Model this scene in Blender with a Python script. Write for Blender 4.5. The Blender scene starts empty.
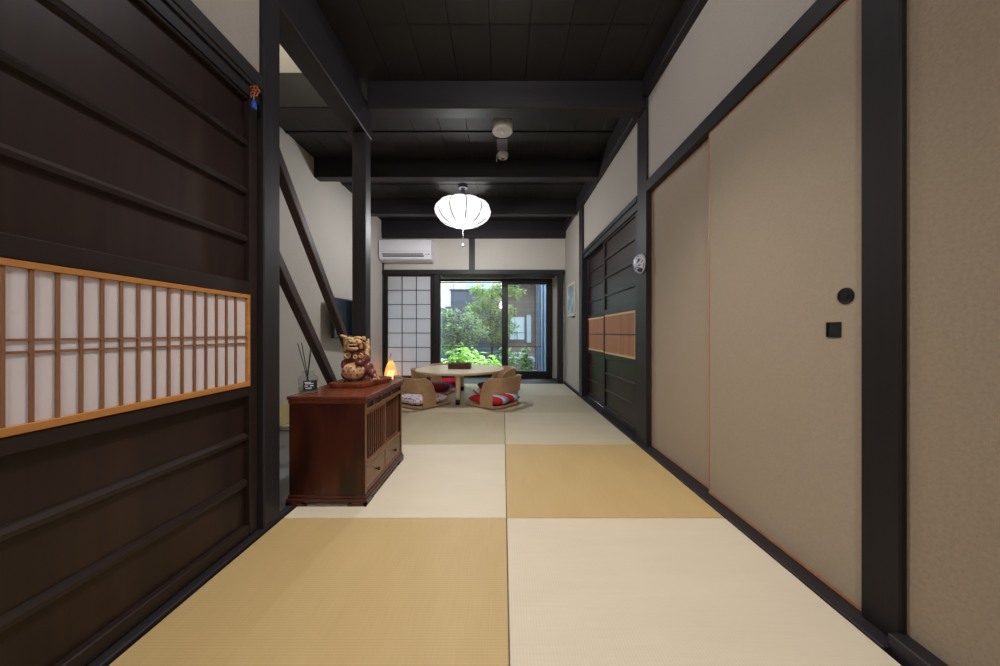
import bpy, bmesh, math, random
from mathutils import Vector, Matrix
R = math.radians
PI = math.pi
random.seed(7)
scene = bpy.context.scene
COL = scene.collection

# ------------------------------------------------------------------ colour / material helpers
def lin(r, g, b):
    f = lambda c: (c/255/12.92) if c/255 <= 0.04045 else ((c/255+0.055)/1.055)**2.4
    return (f(r), f(g), f(b), 1.0)

def new_mat(name):
    m = bpy.data.materials.new(name); m.use_nodes = True
    nt = m.node_tree
    return m, nt, nt.nodes['Principled BSDF']

def N(nt, t, **kw):
    n = nt.nodes.new(t)
    for k, v in kw.items():
        if k.startswith('i_'):
            n.inputs[k[2:].replace('_', ' ')].default_value = v
        else: setattr(n, k, v)
    return n

def ramp(nt, fac, stops):
    r = nt.nodes.new('ShaderNodeValToRGB')
    e = r.color_ramp.elements
    while len(e) < len(stops): e.new(0.5)
    for i, (p, c) in enumerate(stops):
        e[i].position = p; e[i].color = c
    nt.links.new(fac, r.inputs['Fac'])
    return r

def coords(nt, scale=(1,1,1), loc=(0,0,0), rot=(0,0,0)):
    tc = nt.nodes.new('ShaderNodeTexCoord'); mp = nt.nodes.new('ShaderNodeMapping')
    mp.inputs['Scale'].default_value = scale; mp.inputs['Location'].default_value = loc
    mp.inputs['Rotation'].default_value = rot
    nt.links.new(tc.outputs['Object'], mp.inputs['Vector'])
    return mp.outputs['Vector']

def bump(nt, bs, height, strength=0.2, dist=0.002):
    b = nt.nodes.new('ShaderNodeBump'); b.inputs['Strength'].default_value = strength
    b.inputs['Distance'].default_value = dist
    nt.links.new(height, b.inputs['Height']); nt.links.new(b.outputs['Normal'], bs.inputs['Normal'])

def flat(name, c, rough=0.5, metal=0.0, spec=0.5):
    m, nt, bs = new_mat(name)
    bs.inputs['Base Color'].default_value = c; bs.inputs['Roughness'].default_value = rough
    bs.inputs['Metallic'].default_value = metal; bs.inputs['Specular IOR Level'].default_value = spec
    return m

def wood(name, c1, c2, axis='Z', rough=0.45, fine=60.0, along=2.0, big=0.35, bmp=0.15, spec=0.5):
    """straight grained timber: grain runs along the given axis"""
    m, nt, bs = new_mat(name)
    s = {'X': (along, fine, fine), 'Y': (fine, along, fine), 'Z': (fine, fine, along)}[axis]
    v = coords(nt, s)
    n1 = N(nt, 'ShaderNodeTexNoise', i_Scale=1.0, i_Detail=5.0, i_Roughness=0.6, i_Distortion=0.6)
    nt.links.new(v, n1.inputs['Vector'])
    s2 = tuple(k*0.12 for k in s)
    v2 = coords(nt, s2)
    n2 = N(nt, 'ShaderNodeTexNoise', i_Scale=1.0, i_Detail=3.0, i_Distortion=1.5)
    nt.links.new(v2, n2.inputs['Vector'])
    mx = N(nt, 'ShaderNodeMix', data_type='FLOAT'); mx.inputs[0].default_value = big
    nt.links.new(n1.outputs['Fac'], mx.inputs[2]); nt.links.new(n2.outputs['Fac'], mx.inputs[3])
    r = ramp(nt, mx.outputs[0], [(0.32, c2), (0.68, c1)])
    nt.links.new(r.outputs['Color'], bs.inputs['Base Color'])
    bs.inputs['Roughness'].default_value = rough; bs.inputs['Specular IOR Level'].default_value = spec
    bump(nt, bs, n1.outputs['Fac'], bmp, 0.001)
    return m

def figured(name, c1, c2, scale, rough=0.4, wscale=9.0, dist=3.0, spec=0.5):
    """flat sawn board with cathedral figure"""
    m, nt, bs = new_mat(name)
    v = coords(nt, scale)
    w = N(nt, 'ShaderNodeTexWave', i_Scale=wscale, i_Distortion=dist, i_Detail=3.0, wave_type='RINGS')
    w.inputs['Detail Scale'].default_value = 1.2
    nt.links.new(v, w.inputs['Vector'])
    n = N(nt, 'ShaderNodeTexNoise', i_Scale=2.0, i_Detail=4.0)
    nt.links.new(v, n.inputs['Vector'])
    mx = N(nt, 'ShaderNodeMix', data_type='FLOAT'); mx.inputs[0].default_value = 0.55
    nt.links.new(w.outputs['Fac'], mx.inputs[2]); nt.links.new(n.outputs['Fac'], mx.inputs[3])
    r = ramp(nt, mx.outputs[0], [(0.2, c2), (0.8, c1)])
    nt.links.new(r.outputs['Color'], bs.inputs['Base Color'])
    bs.inputs['Roughness'].default_value = rough; bs.inputs['Specular IOR Level'].default_value = spec
    bump(nt, bs, mx.outputs[0], 0.08, 0.001)
    return m

def mottled(name, c1, c2, scale=60.0, rough=0.85, bmp=0.3, stretch=(1,1,1), dist=0.0015, spec=0.2):
    m, nt, bs = new_mat(name)
    v = coords(nt, stretch)
    n = N(nt, 'ShaderNodeTexNoise', i_Scale=scale, i_Detail=6.0, i_Roughness=0.65)
    nt.links.new(v, n.inputs['Vector'])
    r = ramp(nt, n.outputs['Fac'], [(0.3, c2), (0.7, c1)])
    nt.links.new(r.outputs['Color'], bs.inputs['Base Color'])
    bs.inputs['Roughness'].default_value = rough; bs.inputs['Specular IOR Level'].default_value = spec
    bump(nt, bs, n.outputs['Fac'], bmp, dist)
    return m

def tatami_mat_material(name, c1, c2, axis):
    m, nt, bs = new_mat(name)
    v = coords(nt, (1,1,1))
    # woven ridges across, finer rush strands along
    w = N(nt, 'ShaderNodeTexWave', i_Scale=40.0, i_Distortion=0.2, wave_type='BANDS', bands_direction=axis)
    nt.links.new(v, w.inputs['Vector'])
    st = (260, 5, 1) if axis == 'Y' else (5, 260, 1)
    st = (5, 260, 1) if axis == 'X' else (260, 5, 1)
    v2 = coords(nt, st)
    n = N(nt, 'ShaderNodeTexNoise', i_Scale=1.0, i_Detail=3.0, i_Roughness=0.7)
    nt.links.new(v2, n.inputs['Vector'])
    v3 = coords(nt, (9, 3, 1) if axis == 'Y' else (3, 9, 1))
    n3 = N(nt, 'ShaderNodeTexNoise', i_Scale=1.0, i_Detail=4.0); nt.links.new(v3, n3.inputs['Vector'])
    a = N(nt, 'ShaderNodeMix', data_type='FLOAT'); a.inputs[0].default_value = 0.72
    nt.links.new(w.outputs['Fac'], a.inputs[2]); nt.links.new(n.outputs['Fac'], a.inputs[3])
    b = N(nt, 'ShaderNodeMix', data_type='FLOAT'); b.inputs[0].default_value = 0.4
    nt.links.new(a.outputs[0], b.inputs[2]); nt.links.new(n3.outputs['Fac'], b.inputs[3])
    r = ramp(nt, b.outputs[0], [(0.25, c2), (0.75, c1)])
    nt.links.new(r.outputs['Color'], bs.inputs['Base Color'])
    bs.inputs['Roughness'].default_value = 0.5; bs.inputs['Specular IOR Level'].default_value = 0.4
    bump(nt, bs, a.outputs[0], 0.25, 0.0015)
    return m

def paper(name, c, trans=0.5):
    m = bpy.data.materials.new(name); m.use_nodes = True; nt = m.node_tree
    nt.nodes.remove(nt.nodes['Principled BSDF'])
    d = N(nt, 'ShaderNodeBsdfDiffuse', i_Color=c); t = N(nt, 'ShaderNodeBsdfTranslucent', i_Color=c)
    mx = N(nt, 'ShaderNodeMixShader'); mx.inputs[0].default_value = trans
    nt.links.new(d.outputs[0], mx.inputs[1]); nt.links.new(t.outputs[0], mx.inputs[2])
    nt.links.new(mx.outputs[0], nt.nodes['Material Output'].inputs['Surface'])
    return m

def glow(name, c, strength):
    m, nt, bs = new_mat(name)
    bs.inputs['Base Color'].default_value = c
    bs.inputs['Emission Color'].default_value = c; bs.inputs['Emission Strength'].default_value = strength
    return m

def pane_glass(name, tint=(0.93, 0.97, 0.97, 1), refl=1.0):
    m = bpy.data.materials.new(name); m.use_nodes = True; nt = m.node_tree
    nt.nodes.remove(nt.nodes['Principled BSDF'])
    t = N(nt, 'ShaderNodeBsdfTransparent', i_Color=tint); g = N(nt, 'ShaderNodeBsdfGlossy', i_Roughness=0.02)
    lw = N(nt, 'ShaderNodeLayerWeight', i_Blend=0.5)
    pw = N(nt, 'ShaderNodeMath', operation='POWER'); pw.inputs[1].default_value = 4.0; nt.links.new(lw.outputs['Facing'], pw.inputs[0])
    f = N(nt, 'ShaderNodeMath', operation='MULTIPLY_ADD'); f.inputs[1].default_value = 0.7; f.inputs[2].default_value = 0.035; nt.links.new(pw.outputs[0], f.inputs[0])
    mx = N(nt, 'ShaderNodeMixShader')
    nt.links.new(f.outputs[0], mx.inputs[0]); nt.links.new(t.outputs[0], mx.inputs[1]); nt.links.new(g.outputs[0], mx.inputs[2])
    nt.links.new(mx.outputs[0], nt.nodes['Material Output'].inputs['Surface'])
    return m

M = {}
# stained structural timber
for ax in 'XYZ':
    M['beam'+ax] = wood('dark_stained_timber_'+ax, lin(44,40,45), lin(30,27,31), ax, 0.5, 34, 1.5, 0.35, 0.35, 0.35)
    M['door'+ax] = wood('dark_brown_cedar_'+ax, lin(46,35,33), lin(32,24,23), ax, 0.42, 50, 2.0, 0.4, 0.12, 0.28)
M['ceil'] = wood('smoked_ceiling_board', lin(36,33,32), lin(25,23,23), 'Y', 0.6, 30, 1.2, 0.4, 0.25)
M['doorboard'] = wood('dark_cedar_board', lin(54,38,33), lin(33,24,23), 'Z', 0.40, 26, 0.9, 0.55, 0.1, 0.28)
M['plaster'] = mottled('cream_plaster', lin(202,197,189), lin(192,187,178), 90, 0.9, 0.35)
M['plaster_grey'] = mottled('grey_textured_wallpaper', lin(176,169,162), lin(167,160,152), 130, 0.85, 0.5)
M['fusuma'] = mottled('fusuma_paper', lin(166,152,135), lin(158,144,127), 130, 0.8, 0.3, (1,1,1))
M['tat_gold_y'] = tatami_mat_material('rush_weave_gold_sheen', lin(203,177,128), lin(184,157,108), 'Y')  # one rush material; view-dependent weave sheen painted in as gold and pale tones
M['tat_pale_x'] = tatami_mat_material('rush_weave_pale_sheen', lin(222,211,191), lin(207,196,176), 'X')
M['tat_gold_far'] = tatami_mat_material('rush_weave_gold_far_sheen', lin(198,186,158), lin(182,169,140), 'Y')  # far pair: daylight sheen painted into closer tones, not fading of the rush
M['tat_pale_far'] = tatami_mat_material('rush_weave_pale_far_sheen', lin(208,198,174), lin(192,181,156), 'X')
M['subfloor'] = wood('grey_floor_board', lin(120,122,126), lin(96,98,104), 'Y', 0.35, 20, 1.0)
M['shoji_frame'] = wood('honey_cedar', lin(196,138,74), lin(170,112,56), 'Y', 0.4, 60, 2.0)
M['shoji_bar'] = wood('brown_cedar_bar', lin(148,104,72), lin(120,80,54), 'Z', 0.45, 80, 3.0)
M['paper'] = paper('washi_paper', lin(214,206,208), 0.15)
M['paper_back'] = paper('washi_paper_backlit', lin(232,231,236), 0.45)
M['orange_edge'] = wood('orange_cedar_edge', lin(190,138,98), lin(160,110,74), 'Z', 0.45)
M['red_lattice'] = wood('red_cedar_lattice', lin(190,134,100), lin(160,104,74), 'Z', 0.5, 80, 3)
M['black_metal'] = flat('blackened_metal', lin(38,35,36), 0.35, 0.6)
M['black_plastic'] = flat('black_plastic', lin(22,22,24), 0.35)
M['cab'] = figured('red_lacquered_wood', lin(80,38,26), lin(36,17,12), (7.0, 7.0, 1.3), 0.28, 1.6, 5.0)
M['cab_y'] = wood('red_lacquered_top', lin(122,62,42), lin(84,40,26), 'Y', 0.25, 40, 2.0)
M['cab_front'] = wood('worn_brown_wood', lin(140,98,70), lin(106,70,48), 'Z', 0.4, 60, 3.0)
M['cab_drawer'] = wood('drawer_front_wood', lin(140,106,80), lin(112,80,58), 'Y', 0.4, 50, 3.0)
M['cab_dark'] = wood('dark_cabinet_panel', lin(52,38,32), lin(34,24,21), 'Z', 0.45)
M['board'] = figured('lacquered_burl_slab', lin(134,70,40), lin(96,44,26), (3, 3, 3), 0.22, 6.0, 3.0)
M['oak'] = wood('bent_oak_ply', lin(208,172,136), lin(188,150,114), 'Y', 0.4, 50, 2.5)
M['table'] = wood('pale_beech', lin(246,228,198), lin(232,210,176), 'X', 0.35, 40, 2.0)
M['box'] = wood('brown_tray_wood', lin(98,66,48), lin(74,48,34), 'X', 0.45)
M['white'] = flat('white_plastic', lin(232,232,238), 0.4)
M['offwhite'] = flat('ivory_plastic', lin(205,202,192), 0.45)
M['grey'] = flat('grey_plastic', lin(128,122,138), 0.45)
M['lantern'] = glow('lantern_paper', (1.0, 0.98, 0.97, 1), 0.80); M['lantern'].node_tree.nodes['Principled BSDF'].inputs['Base Color'].default_value = (0.12,0.12,0.12,1)
M['rib'] = flat('lantern_wire', lin(70,70,72), 0.5)
M['bamboo_lamp'] = paper('split_bamboo', lin(236,190,132), 0.5)
M['warm_core'] = glow('warm_paper_core', (1.0, 0.72, 0.42, 1), 2.4)
M['screen'] = flat('black_screen', lin(12,16,18), 0.08)
M['glass'] = pane_glass('window_glass')
M['jar'] = pane_glass('jar_glass', (0.9,0.93,0.92,1))
M['liquid'] = pane_glass('diffuser_liquid', (0.85,0.8,0.68,1))
M['label_blue'] = flat('dark_blue_label', lin(36,42,58), 0.5)
M['window_frame'] = flat('dark_aluminium', lin(38,34,36), 0.35, 0.3)

# ------------------------------------------------------------------ geometry helpers
class MB:
    def __init__(self): self.bm = bmesh.new()
    def _x(self, vs, mtx):
        if mtx is not None: bmesh.ops.transform(self.bm, matrix=mtx, verts=vs)
    def box(self, x0, x1, y0, y1, z0, z1, bev=0.0, mtx=None, seg=1):
        r = bmesh.ops.create_cube(self.bm, size=1.0)
        vs = r['verts']
        sx, sy, sz = abs(x1-x0), abs(y1-y0), abs(z1-z0)
        bmesh.ops.scale(self.bm, vec=(sx, sy, sz), verts=vs)
        bmesh.ops.translate(self.bm, vec=((x0+x1)/2, (y0+y1)/2, (z0+z1)/2), verts=vs)
        if bev > 0:
            bev = min(bev, 0.45*min(sx, sy, sz))
            es = list({e for v in vs for e in v.link_edges})
            b = bmesh.ops.bevel(self.bm, geom=es, offset=bev, segments=seg, affect='EDGES', profile=0.5)
            vs = list({v for f in b['faces'] for v in f.verts} | {v for v in vs if v.is_valid})
        self._x(vs, mtx); return self
    def cyl(self, p, r1, r2, h, seg=24, mtx=None, axis='Z'):
        r = bmesh.ops.create_cone(self.bm, cap_ends=True, segments=seg, radius1=r1, radius2=r2, depth=h)
        vs = r['verts']
        bmesh.ops.translate(self.bm, vec=(0,0,h/2), verts=vs)
        if axis == 'X': bmesh.ops.rotate(self.bm, cent=(0,0,0), matrix=Matrix.Rotation(PI/2, 3, 'Y'), verts=vs)
        if axis == 'Y': bmesh.ops.rotate(self.bm, cent=(0,0,0), matrix=Matrix.Rotation(-PI/2, 3, 'X'), verts=vs)
        bmesh.ops.translate(self.bm, vec=p, verts=vs); self._x(vs, mtx); return self
    def rod(self, a, b, r1, r2=None, seg=10):
        a, b = Vector(a), Vector(b); d = b-a
        r = bmesh.ops.create_cone(self.bm, cap_ends=True, segments=seg, radius1=r1, radius2=r2 if r2 is not None else r1, depth=d.length)
        q = d.to_track_quat('Z', 'Y').to_matrix().to_4x4()
        bmesh.ops.transform(self.bm, matrix=Matrix.Translation((a+b)/2) @ q, verts=r['verts']); return self
    def ball(self, p, r, s=(1,1,1), rot=None, u=16, v=10):
        q = bmesh.ops.create_uvsphere(self.bm, u_segments=u, v_segments=v, radius=r)
        m = Matrix.Diagonal((*s, 1))
        if rot: m = rot @ m
        bmesh.ops.transform(self.bm, matrix=Matrix.Translation(p) @ m, verts=q['verts']); return self
    def torus(self, p, R1, r, n=18, k=8, mtx=None):
        vs = []
        for i in range(n):
            a = 2*PI*i/n
            vs.append([self.bm.verts.new(((R1+r*math.cos(2*PI*j/k))*math.cos(a), (R1+r*math.cos(2*PI*j/k))*math.sin(a), r*math.sin(2*PI*j/k))) for j in range(k)])
        for i in range(n):
            for j in range(k):
                self.bm.faces.new((vs[i][j], vs[(i+1)%n][j], vs[(i+1)%n][(j+1)%k], vs[i][(j+1)%k]))
        al = [v for q in vs for v in q]
        m = Matrix.Translation(p) @ (mtx if mtx is not None else Matrix.Identity(4))
        bmesh.ops.transform(self.bm, matrix=m, verts=al); return self
    def tube(self, pts, r, k=8, taper=None):
        pts = [Vector(p) for p in pts]; rings = []
        for i, p in enumerate(pts):
            t = (pts[min(i+1, len(pts)-1)] - pts[max(i-1, 0)]).normalized()
            up = Vector((0,0,1)) if abs(t.z) < 0.9 else Vector((1,0,0))
            a = t.cross(up).normalized(); b = t.cross(a)
            rr = r if taper is None else r*(1-(1-taper)*i/(len(pts)-1))
            rings.append([self.bm.verts.new(p + a*rr*math.cos(2*PI*j/k) + b*rr*math.sin(2*PI*j/k)) for j in range(k)])
        for i in range(len(pts)-1):
            for j in range(k):
                self.bm.faces.new((rings[i][j], rings[i][(j+1)%k], rings[i+1][(j+1)%k], rings[i+1][j]))
        self.bm.faces.new(rings[0][::-1]); self.bm.faces.new(rings[-1]); return self
    def lathe(self, prof, n=32, p=(0,0,0), mod=None, cap=True):
        rings = []
        for (r, z) in prof:
            rings.append([self.bm.verts.new((p[0]+r*(mod(2*PI*i/n, r, z) if mod else 1)*math.cos(2*PI*i/n), p[1]+r*(mod(2*PI*i/n, r, z) if mod else 1)*math.sin(2*PI*i/n), p[2]+z)) for i in range(n)])
        for a, b in zip(rings, rings[1:]):
            for i in range(n):
                self.bm.faces.new((a[i], a[(i+1)%n], b[(i+1)%n], b[i]))
        if cap:
            self.bm.faces.new(rings[0][::-1]); self.bm.faces.new(rings[-1])
        return self
    def prism(self, pts, z0, z1, bev=0.0, mtx=None):
        """2D outline (x, y) extruded z0..z1"""
        vs = [self.bm.verts.new((x, y, z0)) for x, y in pts]
        f = self.bm.faces.new(vs)
        ex = bmesh.ops.extrude_face_region(self.bm, geom=[f])
        nv = [g for g in ex['geom'] if isinstance(g, bmesh.types.BMVert)]
        bmesh.ops.translate(self.bm, vec=(0,0,z1-z0), verts=nv)
        al = vs+nv
        if bev > 0:
            es = [e for v in nv for e in v.link_edges if all(abs(q.co.z-z1) < 1e-6 for q in e.verts)]
            es += [e for v in vs for e in v.link_edges if all(abs(q.co.z-z0) < 1e-6 for q in e.verts)]
            b = bmesh.ops.bevel(self.bm, geom=list(set(es)), offset=bev, segments=2, affect='EDGES', profile=0.5)
            al = list({v for v in al if v.is_valid} | {v for q in b['faces'] for v in q.verts})
        self._x(al, mtx); return self
    def grid(self, P, nu, nv, keep=None, close_u=False):
        vs = [[self.bm.verts.new(P(i/(nu if close_u else nu-1), j/(nv-1))) for j in range(nv)] for i in range(nu)]
        for i in range(nu if close_u else nu-1):
            for j in range(nv-1):
                if keep and not keep((i+.5)/(nu-1), (j+.5)/(nv-1)): continue
                i2 = (i+1) % nu
                self.bm.faces.new((vs[i][j], vs[i2][j], vs[i2][j+1], vs[i][j+1]))
        return self
    def build(self, name, mat, parent=None, smooth=False, mods=None):
        bmesh.ops.recalc_face_normals(self.bm, faces=self.bm.faces)
        me = bpy.data.meshes.new(name); self.bm.to_mesh(me); self.bm.free()
        if mat is not None: me.materials.append(mat)
        if smooth:
            for p in me.polygons: p.use_smooth = True
        o = bpy.data.objects.new(name, me); COL.objects.link(o)
        if parent is not None: o.parent = parent
        return o

def autosmooth(o, ang=40):
    me = o.data
    for p in me.polygons: p.use_smooth = True
    bm = bmesh.new(); bm.from_mesh(me)
    for e in bm.edges:
        e.smooth = not (len(e.link_faces) == 2 and e.calc_face_angle(0) > R(ang))
    bm.to_mesh(me); bm.free()
    return o

def tag(o, label=None, cat=None, group=None, kind=None):
    if label: o['label'] = label
    if cat: o['category'] = cat
    if group: o['group'] = group
    if kind: o['kind'] = kind
    return o

def thing(name, label, cat, loc=(0,0,0), rz=0.0, group=None, kind=None):
    e = bpy.data.objects.new(name, None); COL.objects.link(e)
    e.location = loc; e.rotation_euler = (0,0,rz); e.empty_display_size = 0.05
    return tag(e, label, cat, group, kind)

def struct(name, mb, mat, label=None, cat=None):
    return tag(mb.build(name, mat), label, cat, None, 'structure')

# ================================================================== THE ROOM SHELL
ZC = 2.386           # ceiling
XL, XR = -0.906, 0.945
XA = -1.78           # wall behind the low cabinet
YB = 4.95            # end wall
YW = 5.50            # garden glazing

struct('floor', MB().box(-1.78, 0.98, -1.6, 5.6, -0.12, -0.035), M['subfloor'], 'grey boarded sub floor beside the tatami', 'floor')
# ceiling boards with open joints midway between the beams
mb = MB()
joints = [-1.6, -0.14, 0.82, 1.78, 2.74, 3.70, 4.66, 5.1]
for a, b in zip(joints, joints[1:]):
    dz = 0.0
    x = -1.80
    while x < 0.97:
        if not (a < 1.7 and x < -1.0) and not (1.7 < a < 2.0 and x < -1.0):
            mb.box(x+0.0015, min(x+0.2145, 0.98), a+0.004, b+0.010, ZC+dz, ZC+0.02, 0.001)
        elif 1.7 < a < 2.0:
            mb.box(x+0.0015, x+0.2145, 2.2, b+0.010, ZC+dz, ZC+0.02, 0.001)
        x += 0.216
mb.box(-1.80, 0.98, 2.2, 5.1, ZC+0.02, ZC+0.06).box(-1.0, 0.98, -1.6, 2.2, ZC+0.02, ZC+0.06)
for j in joints[4:-1]:
    mb.box(-1.78, 0.95, j-0.004, j+0.014, ZC-0.008, ZC+0.002)
struct('ceiling', mb, M['ceil'], 'blackened wooden board ceiling', 'ceiling')

# left: plaster above the sliding door, plain wall behind the camera
struct('wall_left', MB().box(-0.99, XL, -1.6, 1.245, 1.69, ZC).box(-0.99, XL, -1.6, 0.30, 0, 1.69), M['plaster_grey'],
       'pale plaster wall above the dark sliding door', 'wall')
# alcove walls
mb = MB().box(XA-0.1, XA, 1.2, 5.6, -0.1, 3.3)
struct('wall_alcove', mb, M['plaster'], 'cream plaster wall of the recess behind the cabinet', 'wall')
struct('wall_stairwell', MB().box(XA, -0.95, 1.17, 1.245, -0.035, 3.3).box(XA, -0.95, 2.20, 2.26, 2.43, 3.3)
       .box(-1.0, -0.95, 1.2, 2.25, ZC+0.06, 3.3).box(XA-0.1, -0.95, 1.17, 2.3, 3.3, 3.36), M['plaster'],
       'cream plaster of the open stairwell above the recess', 'wall')
struct('baseboard_alcove', MB().box(XA, XA+0.012, 1.25, 4.93, 0.0, 0.17, 0.002), mottled('yellow_wall_paper', lin(214,198,150), lin(200,182,132), 20),
       'yellowish paper band low on the recess wall', 'baseboard')
struct('trim_1', MB().box(-0.925, -0.888, 1.34, 2.655, -0.035, 0.004, 0.003), M['beamY'], 'dark sill between tatami and grey recess floor', 'sill')

# right wall: near plain section, over-door plaster, far section
struct('wall_right_entry', MB().box(XR, XR+0.1, -1.6, 0.80, 0, ZC), mottled('brown_textured_wallpaper', lin(158,143,125), lin(145,130,112), 110, 0.85, 0.6), 'brownish textured wall before the broad dark post', 'wall')
mb = MB().box(XR, XR+0.1, 0.8, 4.02, 1.69, ZC).box(0.92, 1.05, 4.0, 5.6, -0.03, ZC)
mb.box(XR+0.06, XR+0.1, 0.8, 4.0, 0, 1.70)
struct('wall_right', mb, M['plaster_grey'], 'greige textured wall on the door side', 'wall')
struct('wall_front', MB().box(-1.0, 1.05, -1.7, -1.6, 0, ZC), M['plaster'])
# end wall above the shoji and window
struct('wall_back', MB().box(XA, 0.92, YB, YB+0.06, 1.67, 2.14), M['plaster'], 'cream plaster band above the garden window', 'wall')
# engawa recess: side reveals, soffit, outer wall strips
mb = MB().box(0.806, 1.0, YW, YW+0.08, 0.0, 1.63).box(XA, 0.95, YW, YW+0.1, 1.63, 2.4).box(XA, 0.92, YB+0.06, YW, 1.66, 1.72)
mb.box(-1.10, -1.036, YW, YW+0.08, 0, 1.63).box(XA, 0.95, YW, YW+0.1, -0.3, 0.0)
struct('wall_outer', mb, M['plaster'], 'plaster of the deep window recess', 'wall')

# ---- posts, beams, lintels (all dark stained timber, structure)
def post(label, x0, x1, y0, y1, z0, z1):
    return struct('post', MB().box(x0, x1, y0, y1, z0, z1, 0.004), M['beamZ'], label, 'post')
post('dark square post beside the shoji panelled sliding door', -0.985, -0.889, 1.247, 1.337, 0.0, ZC)
post('dark slender post behind the red cabinet', -0.977, -0.889, 2.167, 2.253, 0.0, 2.043)
post('broad dark post between the cream fusuma and wall', 0.930, 1.0, 0.784, 0.873, 0.0, ZC).data.materials[0] = wood('near_black_timber', lin(33,29,30), lin(24,21,22), 'Z', 0.55, 34, 1.5, 0.35, 0.3, 0.25)
post('dark post carrying the round blue and white ornament', 0.930, 1.0, 2.175, 2.325, 0.0, ZC-0.001)
post('thin dark post beyond the panelled wooden doors', 0.915, 1.0, 3.90, 4.035, 0.0, ZC-0.001)
post('black corner post beside the glazed garden window', 0.806, 0.886, YB-0.02, YB+0.06, 0.0, 1.61)
post('black post between the shoji and garden glass', -1.018, -0.935, YB-0.01, YB+0.07, 0.0, 1.61)
post('short dark stud in the plaster above window', -0.502, -0.415, YB-0.012, YB+0.02, 1.668, 2.135)
post('black corner post beside the wall air conditioner', -1.779, -1.757, YB-0.015, YB+0.05, 0.0, 1.99)

def beam(label, x0, x1, y0, y1, z0, z1, ax):
    return struct('beam', MB().box(x0, x1, y0, y1, z0, z1, 0.005), M['beam'+ax], label, 'beam')
beam('heavy dark beam along the recess, atop two posts', -1.01, -0.885, 1.30, 2.27, 2.043, 2.25, 'Y')
struct('trim_2', MB().box(-0.985, -0.925, -1.6, 2.2, 2.25, ZC-0.001), M['beamY'], 'dark board above the recess beam', 'trim')
beam('widest dark cross beam, carrying the round emergency lamp', -0.885, 0.93, 2.18, 2.285, 2.204, ZC-0.0005, 'X')
beam('dark cross beam over the stairwell opening', XA, -0.98, 2.17, 2.275, 2.200, 2.43, 'X').data.materials[0] = M['ceil']
beam('middle dark cross beam behind the small smoke alarm', XA, 0.90, 3.15, 3.25, 2.206, ZC-0.0005, 'X')
beam('dark cross beam behind the paper lantern', XA, 0.90, 4.085, 4.18, 2.19, ZC-0.0005, 'X')
beam('dark beam along the top of the end wall', XA, 0.92, YB-0.05, YB+0.08, 2.132, ZC-0.0005, 'X')
struct('trim_3', MB().box(0.90, 0.95, -1.6, 2.175, 2.272, ZC-0.0008, 0.003), M['beamY'], 'dark wall plate above the near fusuma', 'trim')
struct('trim_4', MB().box(0.895, 0.95, 2.29, 4.93, 2.225, ZC-0.0008, 0.003), M['beamY'], 'dark wall plate above the far doors', 'trim')
# lintels
mb = MB().box(-0.96, -0.890, -1.6, 1.247, 1.640, 1.692, 0.003).box(-0.96, -0.896, -1.6, 1.247, 1.625, 1.65).box(-0.96, -0.905, -1.6, 1.247, 1.585, 1.63)
struct('trim_5', mb, M['beamY'], 'dark grooved lintel over the shoji panelled door', 'lintel')
mb = MB().box(0.928, 1.0, 0.873, 2.175, 1.655, 1.728, 0.003)
struct('trim_6', mb, M['beamY'], 'dark lintel over the cream fusuma doors', 'lintel')
mb = MB().box(0.925, 1.0, 2.325, 3.90, 1.652, 1.695, 0.003).box(0.937, 1.0, 2.325, 3.90, 1.60, 1.655)
struct('trim_7', mb, M['beamY'], 'dark lintel over the panelled wooden doors', 'lintel')
struct('trim_8', MB().box(XA, 0.90, YB-0.025, YB+0.05, 1.606, 1.672, 0.003).box(-0.93, 0.80, YB+0.05, YB+0.30, 1.606, 1.66).box(-0.49, -0.40, YB-0.03, YB-0.02, 1.61, 1.65), M['beamX'], 'dark lintel over shoji and garden window', 'lintel')
# sills / baseboards
struct('trim_9', MB().box(0.89, 0.99, 0.784, 4.0, -0.035, 0.006, 0.002), M['beamY'], 'dark floor track below the sliding doors', 'sill')
struct('trim_10', MB().box(-0.99, -0.885, -1.6, 1.34, -0.035, 0.010, 0.003), M['beamY'], 'dark floor track below the shoji panelled door', 'sill')
struct('baseboard_right', MB().box(0.905, 0.95, -1.6, 0.79, -0.035, 0.035, 0.003).box(0.905, 0.925, 4.03, 4.93, -0.035, 0.025, 0.002), M['beamY'], 'narrow dark skirting at the foot of the wall', 'baseboard')
struct('trim_11', MB().box(XA, 0.92, 4.895, YW, -0.035, -0.002, 0.003), M['beamX'], 'dark polished sill board before the garden window', 'sill')

# diagonal timbers in the recess
def brace(label, z0, y0, z1, y1):
    a, b = Vector((0, y0, z0)), Vector((0, y1, z1)); d = b-a
    m = Matrix.Translation((-0.955, (y0+y1)/2, (z0+z1)/2)) @ Matrix.Rotation(math.atan2(d.z, d.y), 4, 'X')
    mb = MB(); L = d.length
    mb.box(-0.020, 0.020, -L/2, L/2, -0.021, 0.021, 0.003, m)
    return struct('brace', mb, wood('brace_timber', lin(66,48,42), lin(44,33,30), 'Y', 0.45, 30, 2.0), label, 'brace')
brace('upper brown diagonal timber ending behind the lion statue', 1.570, 1.337, 0.514, 2.167)
brace('lower dark diagonal timber behind the reed diffuser', 1.138, 1.337, 0.14, 2.13)

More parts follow.
